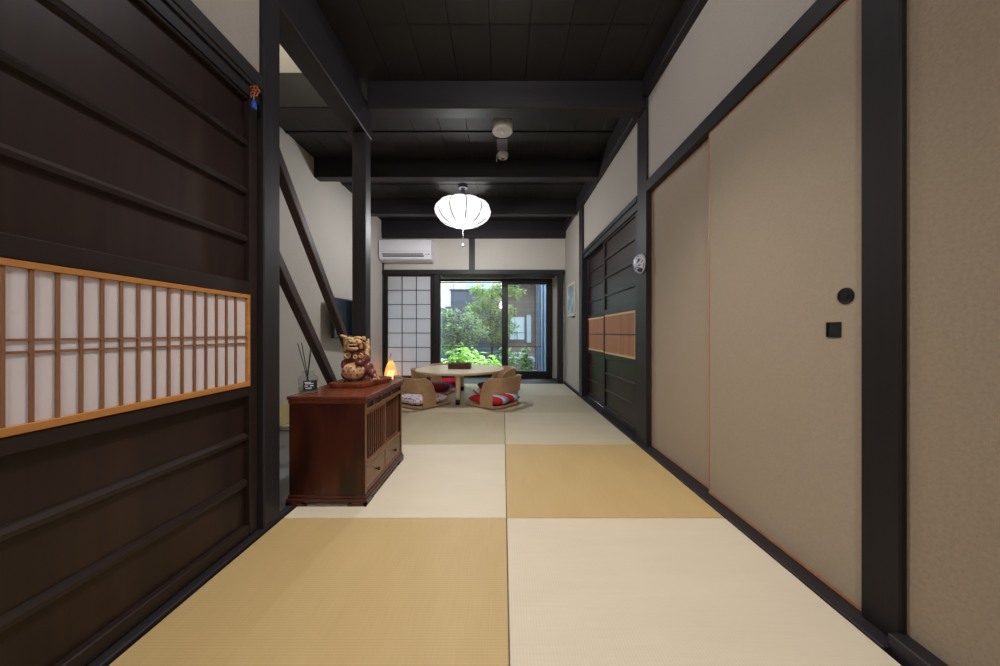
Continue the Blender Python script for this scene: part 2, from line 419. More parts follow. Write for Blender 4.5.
# ================================================================== TATAMI
row_y = [0.4535, 1.3415, 2.2295, 3.1175, 4.0055, 4.893]
TL = [('beside the shoji panelled door at the near left', 'beside the cream fusuma at the near right'),
      ('beside the red cabinet, one row in', 'beside the far cream fusuma, one row in'),
      ('before the white dotted cushion chair, third row', 'beside the nearer panelled wooden door, third row'),
      ('under the near half of the round table', 'beside the farther panelled wooden door, fourth row'),
      ('under the far half of the round table, before the sill', 'beside the framed picture wall, before the window')]
col_x = [-0.881, 0.0145, 0.890]
for j in range(5):
    for i in range(2):
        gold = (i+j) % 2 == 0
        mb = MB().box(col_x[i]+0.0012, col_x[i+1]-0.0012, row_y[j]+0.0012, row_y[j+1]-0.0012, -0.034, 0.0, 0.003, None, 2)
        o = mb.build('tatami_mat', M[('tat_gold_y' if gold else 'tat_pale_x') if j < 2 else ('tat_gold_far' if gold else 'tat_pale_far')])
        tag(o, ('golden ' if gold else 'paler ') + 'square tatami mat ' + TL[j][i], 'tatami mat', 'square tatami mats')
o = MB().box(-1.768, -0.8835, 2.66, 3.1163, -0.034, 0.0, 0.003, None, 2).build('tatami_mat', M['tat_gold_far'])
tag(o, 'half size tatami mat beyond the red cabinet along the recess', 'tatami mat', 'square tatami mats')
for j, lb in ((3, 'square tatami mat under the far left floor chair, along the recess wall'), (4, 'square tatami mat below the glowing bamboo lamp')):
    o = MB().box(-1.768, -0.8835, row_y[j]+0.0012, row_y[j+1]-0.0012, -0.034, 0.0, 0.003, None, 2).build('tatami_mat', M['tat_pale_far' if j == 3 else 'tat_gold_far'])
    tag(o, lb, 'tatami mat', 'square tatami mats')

# ================================================================== LEFT SLIDING DOOR (boards, ridges, shoji band)
d = thing('door_1', 'dark wooden sliding door with a white shoji band', 'door', (0,0,0), 0, None, 'structure')
y0, y1 = 0.30, 1.243
mb = MB()
mb.box(-0.945, -0.909, y1-0.040, y1-0.001, 0.012, 1.60, 0.002).box(-0.945, -0.909, y0, y0+0.04, 0.012, 1.60, 0.002)
mb.box(-0.945, -0.9105, y0+0.04, y1-0.04, 0.012, 0.052, 0.003)
mb.box(-0.945, -0.9105, y0+0.04, y1-0.04, 0.513, 0.550, 0.003)
mb.box(-0.945, -0.9105, y0+0.04, y1-0.04, 0.877, 0.924, 0.003)
mb.box(-0.945, -0.9105, y0+0.04, y1-0.04, 1.575, 1.60, 0.003)
mb.build('frame', M['doorY'], d)
mb = MB().box(-0.940, -0.930, y0+0.03, y1-0.03, 0.04, 0.52).box(-0.940, -0.930, y0+0.03, y1-0.03, 0.91, 1.585)
mb.build('board_panel', M['doorboard'], d)
for z in (0.202, 0.368, 1.0775, 1.249, 1.422):
    # sloping-shouldered battens
    pr = [(-0.930, z-0.016), (-0.918, z-0.010), (-0.916, z+0.002), (-0.922, z+0.012), (-0.930, z+0.014)]
    mb = MB(); vs0 = [mb.bm.verts.new((x, y0+0.04, zz)) for x, zz in pr]; vs1 = [mb.bm.verts.new((x, y1-0.0405, zz)) for x, zz in pr]
    for k in range(5): mb.bm.faces.new((vs0[k], vs0[(k+1)%5], vs1[(k+1)%5], vs1[k]))
    mb.bm.faces.new(vs0); mb.bm.faces.new(vs1[::-1])
    mb.build('batten', M['doorY'], d)
sh = MB().box(-0.926, -0.9065, y0+0.04, y1-0.04, 0.863, 0.8765, 0.001).box(-0.926, -0.9065, y0+0.04, y1-0.04, 0.5502, 0.567, 0.001)\
    .box(-0.926, -0.9065, y1-0.053, y1-0.0402, 0.567, 0.863, 0.001).build('shoji_band', M['shoji_frame'], d)
tag(sh, 'honey coloured frame of the shoji band')
MB().box(-0.918, -0.9155, y0+0.03, y1-0.05, 0.56, 0.87).build('paper', M['paper'], sh)
mb = MB()
y = 1.1435
while y > y0+0.05:
    mb.box(-0.9154, -0.9098, y-0.0030, y+0.0030, 0.567, 0.863, 0.0006); y -= 0.0381
mb.box(-0.9154, -0.9106, y0+0.04, y1-0.053, 0.7245, 0.7295).box(-0.9154, -0.9106, y0+0.04, y1-0.053, 0.7010, 0.7060)
mb.build('lattice', M['shoji_bar'], sh)

# ================================================================== FUSUMA (right, near)
def fusuma(name, label, x, y0, y1):
    d = thing(name, label, 'door', (0,0,0), 0, None, 'structure')
    MB().box(x+0.001, x+0.016, y0+0.004, y1-0.004, 0.018, 1.648).build('paper_panel', M['fusuma'], d)
    MB().box(x-0.001, x+0.016, y0, y0+0.005, 0.008, 1.655).box(x-0.001, x+0.016, y1-0.005, y1, 0.008, 1.655)\
        .box(x-0.001, x+0.016, y0+0.005, y1-0.005, 0.008, 0.018).box(x-0.001, x+0.016, y0+0.005, y1-0.005, 1.648, 1.655).build('edge_frame', M['orange_edge'], d)
    return d
d = fusuma('door_2', 'cream fusuma with round lock and square pull', 0.942, 0.874, 1.532)
MB().cyl((0.9412, 0.921, 0.842), 0.0215, 0.0225, 0.004, 28, None, 'X').torus((0.942, 0.921, 0.842), 0.020, 0.0028, 28, 8, Matrix.Rotation(PI/2, 4, 'Y'))\
    .cyl((0.9395, 0.921, 0.842), 0.008, 0.008, 0.004, 16, None, 'X').build('round_lock', M['black_metal'], d)
mb = MB()
mb.box(0.9400, 0.9440, 0.9335, 0.9755, 0.728, 0.7315).box(0.9400, 0.9440, 0.9335, 0.9755, 0.7675, 0.771)
mb.box(0.9400, 0.9440, 0.9335, 0.937, 0.7315, 0.7675).box(0.9400, 0.9440, 0.972, 0.9755, 0.7315, 0.7675).box(0.9425, 0.9440, 0.937, 0.972, 0.7315, 0.7675)
mb.build('finger_pull', M['black_plastic'], d)
fusuma('door_3', 'plain cream fusuma behind the one with pulls', 0.966, 1.50, 2.176)

# ================================================================== PANELLED DOORS (right, far)
def itado(name, label, x, y0, y1):
    d = thing(name, label, 'door', (0,0,0), 0, None, 'structure')
    s = 0.052
    mb = MB().box(x, x+0.03, y0, y0+s*1.6, 0.008, 1.63, 0.002).box(x, x+0.03, y1-s*0.7, y1, 0.008, 1.63, 0.002)
    for a, b in ((0.008, 0.06), (0.50, 0.55), (0.905, 0.955), (1.585, 1.63)):
        mb.box(x+0.001, x+0.03, y0+s*1.6, y1-s*0.7, a, b, 0.002)
    mb.build('frame', M['doorY'], d)
    MB().box(x+0.016, x+0.024, y0+s, y1-s*0.6, 0.05, 0.51).box(x+0.016, x+0.024, y0+s, y1-s*0.6, 0.94, 1.60).build('board_panel', M['doorboard'], d)
    for z in (0.205, 0.362, 1.09, 1.26, 1.43):
        MB().box(x+0.005, x+0.018, y0+s*1.6, y1-s*0.7, z-0.013, z+0.013, 0.004).build('batten', M['doorY'], d)
    lf = MB().box(x+0.002, x+0.012, y0+s*1.6, y1-s*0.7, 0.889, 0.905).box(x+0.002, x+0.012, y0+s*1.6, y1-s*0.7, 0.55, 0.566)\
        .box(x+0.002, x+0.012, y0+s*1.6, y0+s*1.6+0.014, 0.566, 0.889).build('lattice_band', wood('pale_cedar', lin(224,190,140), lin(204,166,116), 'Y', 0.5), d)
    MB().box(x+0.014, x+0.017, y0+s*1.6, y1-s*0.7, 0.56, 0.90).build('backing', flat('red_brown_backing', lin(134,90,66), 0.6), lf)
    mb = MB(); y = y0+s*1.6+0.024
    while y < y1-s*0.7-0.008:
        mb.box(x+0.004, x+0.014, y, y+0.0145, 0.566, 0.889, 0.001); y += 0.0195
    mb.build('lattice', M['red_lattice'], lf)
    MB().box(x+0.001, x+0.006, y0+s*1.6, y1-s*0.7, 0.724, 0.731).build('crossbar', M['doorY'], lf)
    return d
itado('door_4', 'nearer dark wooden door with a red cedar lattice', 0.950, 2.326, 3.17)
itado('door_5', 'farther dark wooden door with a red cedar lattice', 0.983, 3.13, 3.905)

# ================================================================== SHOJI SCREEN AT THE END WALL
d = thing('door_6', 'white paper shoji screen with a dark grid', 'shoji screen', (0,0,0), 0, None, 'structure')
sx0, sx1, sy = -1.755, -1.019, 4.957
MB().box(sx0, sx0+0.047, sy, sy+0.03, 0.0, 1.604, 0.002).box(sx1-0.055, sx1, sy, sy+0.03, 0.0, 1.604, 0.002)\
    .box(sx0+0.047, sx1-0.055, sy, sy+0.03, 1.578, 1.604).box(sx0+0.047, sx1-0.055, sy, sy+0.03, 0.0, 0.10).build('frame', M['window_frame'], d)
MB().box(sx0+0.04, sx1-0.05, sy+0.018, sy+0.020, 0.09, 1.59).build('paper', M['paper_back'], d)
mb = MB(); gw = (sx1-0.055-sx0-0.047)/3
for k in (1, 2): mb.box(sx0+0.047+gw*k-0.004, sx0+0.047+gw*k+0.004, sy+0.006, sy+0.0175, 0.10, 1.578)
for k in range(1, 8): mb.box(sx0+0.047, sx1-0.055, sy+0.006, sy+0.0175, 1.586-0.2115*k-0.004, 1.586-0.2115*k+0.004)
mb.build('grid', M['window_frame'], d)

# ================================================================== GARDEN WINDOWS
def glazing(name, label, x0, x1, yy, st, zb0, zb1, zt0, zt1):
    d = thing(name, label, 'window', (0,0,0), 0, None, 'structure')
    MB().box(x0, x0+st[0], yy, yy+0.05, zb0, zt1, 0.003).box(x1-st[1], x1, yy, yy+0.05, zb0, zt1, 0.003)\
        .box(x0+st[0], x1-st[1], yy, yy+0.05, zb0, zb1, 0.003).box(x0+st[0], x1-st[1], yy, yy+0.05, zt0, zt1, 0.003).build('frame', M['window_frame'], d)
    MB().box(x0+st[0]-0.005, x1-st[1]+0.005, yy+0.022, yy+0.026, zb1-0.005, zt0+0.005).build('pane', M['glass'], d)
    return d
glazing('window_1', 'fixed glass pane looking onto the green garden', -1.10, 0.03, YW+0.03, (0.066, 0.045), 0.0, 0.10, 1.596, 1.64)
d = glazing('window_2', 'sliding glass door sash beside the corner post', -0.018, 0.806, YW-0.03, (0.098, 0.10), 0.0, 0.118, 1.535, 1.625)
MB().box(0.755, 0.775, YW-0.045, YW-0.031, 0.70, 0.86, 0.004).build('handle', M['black_metal'], d)
glazing('window_3', 'glass behind the paper shoji screen', -1.78, -1.105, YW+0.03, (0.05, 0.05), 0.0, 0.10, 1.596, 1.64)

# ================================================================== RED TEA CABINET
CX0, CX1, CY0, CY1 = -0.918, -0.592, 1.437, 1.955
d = thing('tea_cabinet', 'low reddish brown wooden cabinet with lattice doors and two drawers', 'cabinet', ((CX0+CX1)/2, (CY0+CY1)/2, 0))
hx, hy = (CX1-CX0)/2, (CY1-CY0)/2
mb = MB().box(-hx, hx-0.001, -hy, -hy+0.016, 0.045, 0.437, 0.001).box(-hx, hx-0.001, hy-0.016, hy, 0.045, 0.437, 0.001)\
    .box(-hx, -hx+0.01, -hy+0.016, hy-0.016, 0.045, 0.437).box(-hx+0.01, hx-0.022, -hy+0.016, hy-0.016, 0.045, 0.06).box(-hx+0.01, hx-0.03, -hy+0.016, hy-0.016, 0.16, 0.168)
mb.build('carcass', M['cab'], d)
# front frame
mb = MB().box(hx-0.0009, hx+0.0015, -hy+0.001, -hy+0.018, 0.046, 0.436, 0.0005).box(hx-0.0009, hx+0.0015, hy-0.018, hy-0.001, 0.046, 0.436, 0.0005)
for a, b in ((0.045, 0.056), (0.153, 0.170), (0.392, 0.409)): mb.box(hx-0.022, hx-0.001, -hy+0.018, hy-0.018, a, b, 0.001)
mb.box(hx-0.022, hx-0.002, -0.006, 0.006, 0.056, 0.153, 0.001)
mb.box(hx-0.022, hx-0.002, -hy+0.105, -hy+0.119, 0.409, 0.437).box(hx-0.022, hx-0.002, -hy+0.206, -hy+0.220, 0.409, 0.437).box(hx-0.022, hx-0.002, -hy+0.345, -hy+0.358, 0.409, 0.437)
mb.build('front_frame', M['cab_front'], d)
for a, b in ((0.018, 0.105), (0.119, 0.206), (0.220, 0.345), (0.358, 2*hy-0.018)):
    MB().box(hx-0.016, hx-0.008, -hy+a, -hy+b, 0.409, 0.437).build('frieze_panel', M['cab_dark'], d)
for k, (a, b, dx) in enumerate(((-hy+0.018, 0.010, 0.0), (-0.010, hy-0.018, -0.009))):
    w = 0.012
    dr = MB().box(hx-0.012+dx, hx-0.004+dx, a, a+w, 0.170, 0.392, 0.001).box(hx-0.012+dx, hx-0.004+dx, b-w, b, 0.170, 0.392, 0.001)\
        .box(hx-0.012+dx, hx-0.004+dx, a+w, b-w, 0.170, 0.182, 0.001).box(hx-0.012+dx, hx-0.004+dx, a+w, b-w, 0.380, 0.392, 0.001).build('sliding_door', M['cab_front'], d)
    MB().box(hx-0.0122+dx, hx-0.0105+dx, a+w, b-w, 0.182, 0.380).build('back_panel', M['cab_dark'], dr)
    mb = MB(); n = 8
    for q in range(1, n+1):
        yy = a+w+(b-a-2*w)*q/(n+1)
        mb.box(hx-0.010+dx, hx-0.004+dx, yy-0.0034, yy+0.0034, 0.182, 0.380, 0.001)
    mb.build('lattice', wood('lattice_wood', lin(116,70,48), lin(86,48,32), 'Z', 0.4, 60, 3), dr)
for a, b in ((-hy+0.019, -0.007), (0.007, hy-0.019)):
    dr = MB().box(hx-0.020, hx-0.004, a, b, 0.0575, 0.152, 0.002).build('drawer', M['cab_drawer'], d)
    yy = (a+b)/2
    MB().cyl((hx-0.005, yy, 0.105), 0.004, 0.004, 0.010, 12, None, 'X').ball((hx+0.009, yy, 0.105), 0.0085, (0.8,1,1)).build('knob', M['black_metal'], dr, True)
MB().box(-hx-0.002, hx+0.006, -hy-0.004, hy+0.006, 0.437, 0.4545, 0.002).box(-hx-0.006, hx+0.012, -hy-0.009, hy+0.012, 0.4545, 0.470, 0.004, None, 2).build('top', M['cab_y'], d)
# moulded plinth with scalloped bracket feet
mb = MB().box(-hx-0.005, hx+0.005, -hy-0.005, hy+0.005, 0.030, 0.045, 0.003).box(-hx-0.010, hx+0.010, -hy-0.010, hy+0.010, 0.016, 0.031, 0.003)
mb.build('plinth', M['cab'], d)
for sx_, sy_ in ((1,-1), (1,1), (-1,-1), (-1,1)):
    pts = [(0,0), (0.085,0), (0.082,0.008), (0.070,0.009), (0.062,0.0145), (0.062,0.017), (0,0.017)]
    mb = MB()
    for swap in (0, 1):
        vs = []
        t = 0.012
        for off in (0, t):
            row = []
            for (u, z) in pts:
                x = (hx+0.009-u) if not swap else (hx+0.009-off)
                yq = (hy+0.009-off) if not swap else (hy+0.009-u)
                row.append(mb.bm.verts.new((sx_*x, sy_*yq, z)))
            vs.append(row)
        n = len(pts)
        for k in range(n): mb.bm.faces.new((vs[0][k], vs[0][(k+1)%n], vs[1][(k+1)%n], vs[1][k]))
        mb.bm.faces.new(vs[0]); mb.bm.faces.new(vs[1][::-1])
    mb.build('bracket_foot', M['cab'], d)

# slab on the cabinet
pts = [(-0.865,1.665), (-0.850,1.637), (-0.80,1.628), (-0.745,1.637), (-0.70,1.628), (-0.675,1.665), (-0.655,1.72), (-0.640,1.79), (-0.622,1.85),
       (-0.628,1.905), (-0.67,1.93), (-0.72,1.90), (-0.78,1.912), (-0.84,1.88), (-0.872,1.81), (-0.860,1.74)]
def smooth_outline(p, it=2):
    for _ in range(it):
        q = []
        for i in range(len(p)):
            a, b = p[i], p[(i+1) % len(p)]
            q += [(a[0]*.75+b[0]*.25, a[1]*.75+b[1]*.25), (a[0]*.25+b[0]*.75, a[1]*.25+b[1]*.75)]
        p = q
    return p
cxy = (-0.745, 1.775)
d = thing('display_board', 'free edged lacquered wood slab under the lion statue', 'board', (cxy[0], cxy[1], 0.4705))
MB().prism([(x-cxy[0], y-cxy[1]) for x, y in smooth_outline(pts)], 0.0, 0.024, 0.005).build('slab', M['board'], d)

# ================================================================== LION STATUE
maroon = mottled('maroon_glaze', lin(124,62,52), lin(84,38,34), 60, 0.35, 0.2, (1,1,1), 0.001, 0.5)
cream = mottled('cream_glaze', lin(218,184,134), lin(176,132,88), 70, 0.4, 0.2, (1,1,1), 0.001, 0.5)
d = thing('lion_statue', 'glazed ceramic guardian lion holding a pierced ball on the wood slab', 'statue', (-0.765, 1.735, 0.4950), R(8))
def blob(name, balls, mat, parent, vox=0.0035):
    mb = MB()
    for b in balls: mb.ball(*b)
    o = mb.build(name, mat, parent, True)
    m = o.modifiers.new('fuse', 'REMESH'); m.mode = 'VOXEL'; m.voxel_size = vox; m.use_smooth_shade = True
    s = o.modifiers.new('soften', 'SMOOTH'); s.iterations = 4; s.factor = 0.5
    return o
rotx = lambda a: Matrix.Rotation(R(a), 4, 'X')
roty = lambda a: Matrix.Rotation(R(a), 4, 'Y')
body = blob('body', [((0.004,0.030,0.055), 0.055, (1.0,1.0,1.05)), ((0,0.022,0.115), 0.050, (1.08,0.95,1.0)), ((-0.002,0.005,0.180), 0.042, (1.10,1.0,0.85)),
    # paws: left up on the ball, right on the ball front
    ((-0.048,-0.010,0.082), 0.020, (0.9,1.3,1.5)), ((0.030,-0.032,0.092), 0.022, (1.0,1.2,0.9)), ((0.048,0.0,0.110), 0.022, (1,1,1.3)),
    # hind leg stretched to the right
    ((0.060,0.012,0.060), 0.030, (1.0,1.1,1.2)), ((0.082,0.000,0.036), 0.022, (1.1,1.0,1.1)), ((0.096,-0.010,0.020), 0.016, (1.2,1.0,1.0)), ((0.108,-0.020,0.011), 0.014, (1.1,1.3,0.8)),
    ((-0.046,0.012,0.030), 0.026, (1,1.2,1.1))], maroon, d)
# head: snout, brows, jaw
blob('muzzle', [((-0.004,-0.036,0.166), 0.020, (1.5,0.8,0.62)), ((0.014,-0.030,0.200), 0.022, (1.4,0.9,0.50)), ((0.026,-0.036,0.196), 0.014, (1.2,0.9,0.7)),
    ((-0.026,-0.026,0.180), 0.014, (0.7,0.8,1.6)), ((0.034,-0.022,0.178), 0.012, (0.7,0.8,1.4)), ((-0.022,-0.022,0.216), 0.016, (1.5,0.9,0.55)), ((0.016,-0.018,0.220), 0.016, (1.5,0.9,0.55))], cream, d, 0.003)
for s in (-1, 1):
    MB().ball((s*0.019+0.003,-0.041,0.204), 0.0080).build('eye', cream, d, True)
    MB().ball((s*0.019+0.003,-0.0475,0.2040), 0.0036).build('pupil', M['black_plastic'], d, True)
MB().ball((-0.054,-0.004,0.226), 0.014, (1.6,0.7,0.6), roty(22)).build('ear', cream, d, True)
MB().ball((0.044,-0.004,0.216), 0.012, (0.9,0.7,1.1), roty(-22)).build('ear', cream, d, True)
MB().ball((0.0,-0.046,0.180), 0.011, (1.7,0.5,0.7)).build('mouth', flat('mouth_dark_glaze', lin(70,28,28), 0.4), d, True)
mb = MB()
for k in range(5): mb.ball((-0.014+0.008*k, -0.0505, 0.186), 0.0032, (1,0.8,1.2), None, 8, 6)
mb.build('teeth', flat('tooth_glaze', lin(230,214,184), 0.4), d, True)
# mane curls
mb = MB()
for (x, y, z, r) in ((-0.028,-0.034,0.130,0.0135), (0.010,-0.038,0.124,0.0100), (0.036,-0.028,0.128,0.0115)):
    mb.torus((x, y, z), r*0.82, r*0.42, 18, 8, Matrix.Rotation(PI/2, 4, 'X') @ Matrix.Rotation(R(-x*500), 4, 'Y'))
    mb.ball((x, y+0.001, z), r*0.3)
mb.build('chest_curls', cream, d, True)
mb = MB()
for k in range(44):
    a = random.uniform(0, 2*PI); z = random.uniform(0.120, 0.225)
    cx, cy = 0.058*math.cos(a), 0.022+0.046*math.sin(a)
    if math.sin(a) < -0.5: continue
    mb.torus((cx, cy, z), 0.010, 0.0055, 12, 6, Matrix.Rotation(a, 4, 'Z') @ Matrix.Rotation(PI/2, 4, 'Y'))
    mb.ball((cx, cy, z), 0.006, (1,1,1), None, 8, 6)
for k in range(7):
    mb.ball((0.054+0.003*math.sin(k*2), 0.008+0.004*k, 0.112+0.013*k), 0.013, (1,1,1.1), None, 10, 8)
mb.build('mane', cream, d, True)
# ball with pierced holes
ballm, nt, bs = new_mat('pierced_ball_glaze')
v = coords(nt, (1,1,1)); vo = N(nt, 'ShaderNodeTexNoise', i_Scale=45.0, i_Detail=3.0); nt.links.new(v, vo.inputs['Vector'])
r_ = ramp(nt, vo.outputs['Fac'], [(0.35, lin(160,108,84)), (0.65, lin(226,190,144))]); nt.links.new(r_.outputs['Color'], bs.inputs['Base Color']); bs.inputs['Roughness'].default_value = 0.35
bl = MB().ball((-0.003,-0.018,0.050), 0.046, (1.22,1.0,0.98), None, 32, 20).build('ball', ballm, d, True)
mb = MB()
for el in (-18, 6, 28):
    for k in range(12):
        a = R(30*k + (15 if el == 6 else 0)); c = math.cos(R(el))
        n = Vector((math.cos(a)*c, math.sin(a)*c, math.sin(R(el))))
        p = Vector((-0.003+n.x*0.046*1.22, -0.018+n.y*0.046, 0.050+n.z*0.045))
        mb.ball(p, 0.0042, (1,1,0.22), n.to_track_quat('Z','Y').to_matrix().to_4x4(), 10, 6)
mb.build('hole', flat('pierced_hole_dark', lin(64,34,28), 0.8), bl, True)
MB().cyl((0,0.0,0.0), 0.040, 0.036, 0.010, 24).build('foot_ring', M['black_plastic'], d)
mb = MB()
for k in range(3): mb.ball((0.100+0.010*k, -0.036+0.006*k, 0.009), 0.0075, (0.8,1.3,0.9), None, 10, 8)
mb.build('toes', cream, d, True)

# ================================================================== REED DIFFUSER
d = thing('reed_diffuser', 'clear glass reed diffuser with dark sticks and blue label', 'diffuser', (-0.905+0.012, 1.535, 0.4705))
MB().lathe([(0.036,0.0), (0.040,0.004), (0.040,0.062), (0.036,0.072), (0.024,0.078), (0.024,0.092), (0.027,0.094)], 28).build('jar', M['jar'], d, True)
MB().lathe([(0.034,0.004), (0.037,0.007), (0.037,0.030), (0.036,0.0305)], 24).build('liquid', M['liquid'], d, True)
lab = MB()
lab.grid(lambda u, w: (0.0412*math.cos(R(-88+85*u)), 0.0412*math.sin(R(-88+85*u)), 0.010+0.046*w), 12, 3)
lo = lab.build('label', M['label_blue'], d, True)
mb = MB()
for z, a0, a1 in ((0.046,-80,-45), (0.040,-76,-30), (0.030,-80,-60), (0.030,-50,-30), (0.020,-74,-40)):
    mb.grid(lambda u, w: (0.0416*math.cos(R(a0+(a1-a0)*u)), 0.0416*math.sin(R(a0+(a1-a0)*u)), z+0.004*w), 6, 2)
mb.build('print_marks', flat('white_print', lin(220,224,230), 0.5), lo)
for (bx, by, tx, ty, tz) in ((0.012,0.0,-0.055,0.012,0.222), (0.006,0.006,-0.048,0.030,0.224), (-0.010,0.0,0.002,0.020,0.228), (-0.006,-0.008,0.012,0.010,0.214)):
    MB().rod((bx, by, 0.006), (tx, ty, tz), 0.0018, None, 8).build('reed', M['black_plastic'], d)

# ================================================================== TELEVISION
d = thing('television', 'small black flat television on the recess wall', 'television', (-1.63, 3.60, 0.90), R(-8))
MB().box(-0.030, 0.004, -0.30, 0.30, -0.215, 0.195, 0.006, None, 2).build('casing', M['black_plastic'], d)
MB().box(0.0042, 0.0062, -0.288, 0.288, -0.185, 0.182).build('screen', M['screen'], d)
MB().box(-0.14, -0.03, -0.06, 0.06, -0.08, 0.06, 0.004).box(-0.150, -0.135, -0.10, 0.10, -0.12, 0.10, 0.003).box(-0.06,-0.03,-0.2,-0.05,-0.05,0.03,0.006).build('wall_bracket', M['black_metal'], d)

# ================================================================== AIR CONDITIONER
d = thing('air_conditioner', 'white wall mounted air conditioner above the shoji', 'air conditioner', (-1.415, YB-0.001, 1.785))
prof = [(0.0,-0.015), (-0.10,-0.018), (-0.165,0.010), (-0.195,0.055), (-0.205,0.10), (-0.205,0.255), (-0.195,0.275), (0.0,0.278)]
def extrude_profile(mb, prof, x0, x1):
    a = [mb.bm.verts.new((x0, y, z)) for y, z in prof]; b = [mb.bm.verts.new((x1, y, z)) for y, z in prof]
    n = len(prof)
    for k in range(n): mb.bm.faces.new((a[k], a[(k+1)%n], b[(k+1)%n], b[k]))
    mb.bm.faces.new(a); mb.bm.faces.new(b[::-1])
mb = MB(); extrude_profile(mb, prof, -0.345, 0.395); o = mb.build('casing', M['white'], d); autosmooth(o, 30)
MB().box(-0.30, 0.285, -0.203, -0.190, 0.068, 0.082).build('air_slot', M['black_plastic'], d)
MB().box(-0.29, 0.290, -0.198, -0.180, 0.040, 0.055).build('air_slot', M['black_plastic'], d)
MB().box(-0.30, 0.285, -0.208, -0.196, 0.056, 0.066, 0.003).build('flap', M['white'], d)
MB().box(0.345, 0.372, -0.207, -0.2, 0.066, 0.078, 0.002).build('indicator', M['black_plastic'], d)
MB().cyl((0.32,-0.203,0.072), 0.008, 0.008, 0.004, 16, rotx(0), 'Y').build('sensor', M['grey'], d)
MB().box(-0.345, 0.395, -0.2065, -0.2045, 0.112, 0.115).build('panel_seam', M['grey'], d)

# ================================================================== PAPER LANTERN
LZ = 2.10
d = thing('paper_lantern', 'glowing white lobed paper lantern hanging over the table', 'pendant lamp', (-0.444, 3.72, 0))
prof = [(0.105,1.934), (0.165,1.944), (0.225,1.970), (0.275,2.012), (0.304,2.058), (0.312,2.098), (0.300,2.136), (0.272,2.168), (0.232,2.190), (0.192,2.198)]
def lobes(a, r, z): return 1.0 - 0.10*(1-abs(math.sin(a*5+0.35)))**1.6
MB().lathe([(0.10,1.930)]+prof, 160, (0,0,0), lobes, False).build('shade', M['lantern'], d, True)
for k in range(10):
    a = (k*PI-0.35)/5
    pts = [(r*0.912*math.cos(a), r*0.912*math.sin(a), z-0.003) for r, z in prof]
    MB().tube(pts, 0.0048, 6).build('rib', M['rib'], d, True)
MB().torus((0,0,1.934), 0.100, 0.004, 30, 6).build('bottom_ring', M['offwhite'], d, True)
MB().torus((0,0,2.198), 0.175, 0.004, 30, 6).build('top_ring', M['offwhite'], d, True)
MB().cyl((0,0,2.25), 0.02, 0.02, 0.10, 16).cyl((0,0,2.345), 0.05, 0.05, 0.040, 24).build('ceiling_mount', flat('dark_mount', lin(60,56,62), 0.6), d)
MB().rod((0.0,0,1.72), (0,0,2.25), 0.0016, None, 8).build('pull_cord', flat('dark_cord', lin(60,58,60), 0.8), d)
MB().ball((0,0,1.710), 0.0145, (1,1,1.2)).build('pull_knob', M['white'], d, True)

# ================================================================== CEILING DEVICES
d = thing('ceiling_emergency_lamp', 'round white emergency lamp hanging behind the widest cross beam', 'lamp', (-0.004, 2.42, ZC))
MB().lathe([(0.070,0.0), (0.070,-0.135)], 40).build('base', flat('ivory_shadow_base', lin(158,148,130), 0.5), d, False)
MB().lathe([(0.072,-0.135), (0.074,-0.140), (0.074,-0.190), (0.070,-0.196)], 40).build('cover', M['offwhite'], d, False)
MB().lathe([(0.016,-0.196), (0.014,-0.202), (0.004,-0.204)], 20).build('lens', M['white'], d, True)
MB().ball((-0.035,-0.03,-0.197), 0.004).build('test_button', M['grey'], d, True)
d = thing('smoke_alarm', 'small white smoke alarm with a dangling pull tab', 'smoke alarm', (-0.002, 3.075, ZC))
MB().lathe([(0.050,0.0), (0.050,-0.022), (0.043,-0.040), (0.020,-0.046)], 32).build('body', M['white'], d, False)
MB().lathe([(0.016,-0.046), (0.014,-0.050), (0.003,-0.051)], 16).build('test_button', M['grey'], d, True)
MB().rod((-0.055,-0.02,-0.02), (-0.055,-0.02,-0.085), 0.0035, None, 8).box(-0.056,-0.03,-0.026,-0.014,-0.030,-0.022).build('pull_tab', M['white'], d)
o = MB().box(-0.052, 0.040, 2.83, 3.018, ZC-0.006, ZC-0.0125+0.012, 0.002).build('cover_plate', M['grey'])
tag(o, 'grey flat cover plate on the ceiling before the smoke alarm', 'cover plate')

# ================================================================== ORNAMENTS
blue, nt, bs = new_mat('blue_white_porcelain')
v = coords(nt, (1,1,1)); n_ = N(nt, 'ShaderNodeTexNoise', i_Scale=24.0, i_Detail=2.0, i_Distortion=1.2); nt.links.new(v, n_.inputs['Vector'])
r_ = ramp(nt, n_.outputs['Fac'], [(0.47, lin(222,226,236)), (0.53, lin(70,96,170)), (0.66, lin(52,70,140))]); nt.links.new(r_.outputs['Color'], bs.inputs['Base Color']); bs.inputs['Roughness'].default_value = 0.2
d = thing('wall_ornament', 'round blue and white porcelain ornament on the dark post', 'ornament', (0.930, 2.25, 1.205))
mb = MB(); mb.lathe([(0.066,0.0), (0.069,0.004), (0.066,0.010)], 36)
bmesh.ops.rotate(mb.bm, cent=(0,0,0), matrix=Matrix.Rotation(-PI/2, 3, 'Y'), verts=mb.bm.verts); mb.build('rim', flat('porcelain_white', lin(226,228,236), 0.25), d, True)
mb = MB(); mb.lathe([(0.066*math.cos(t), 0.010+0.045*math.sin(t)) for t in [k*PI/2/9 for k in range(9)]]+[(0.004,0.055)], 36)
bmesh.ops.rotate(mb.bm, cent=(0,0,0), matrix=Matrix.Rotation(-PI/2, 3, 'Y'), verts=mb.bm.verts); mb.build('dome', blue, d, True)
MB().ball((-0.047,-0.014,-0.036), 0.008, (0.6,1,0.5)).build('slot', M['black_plastic'], d, True)

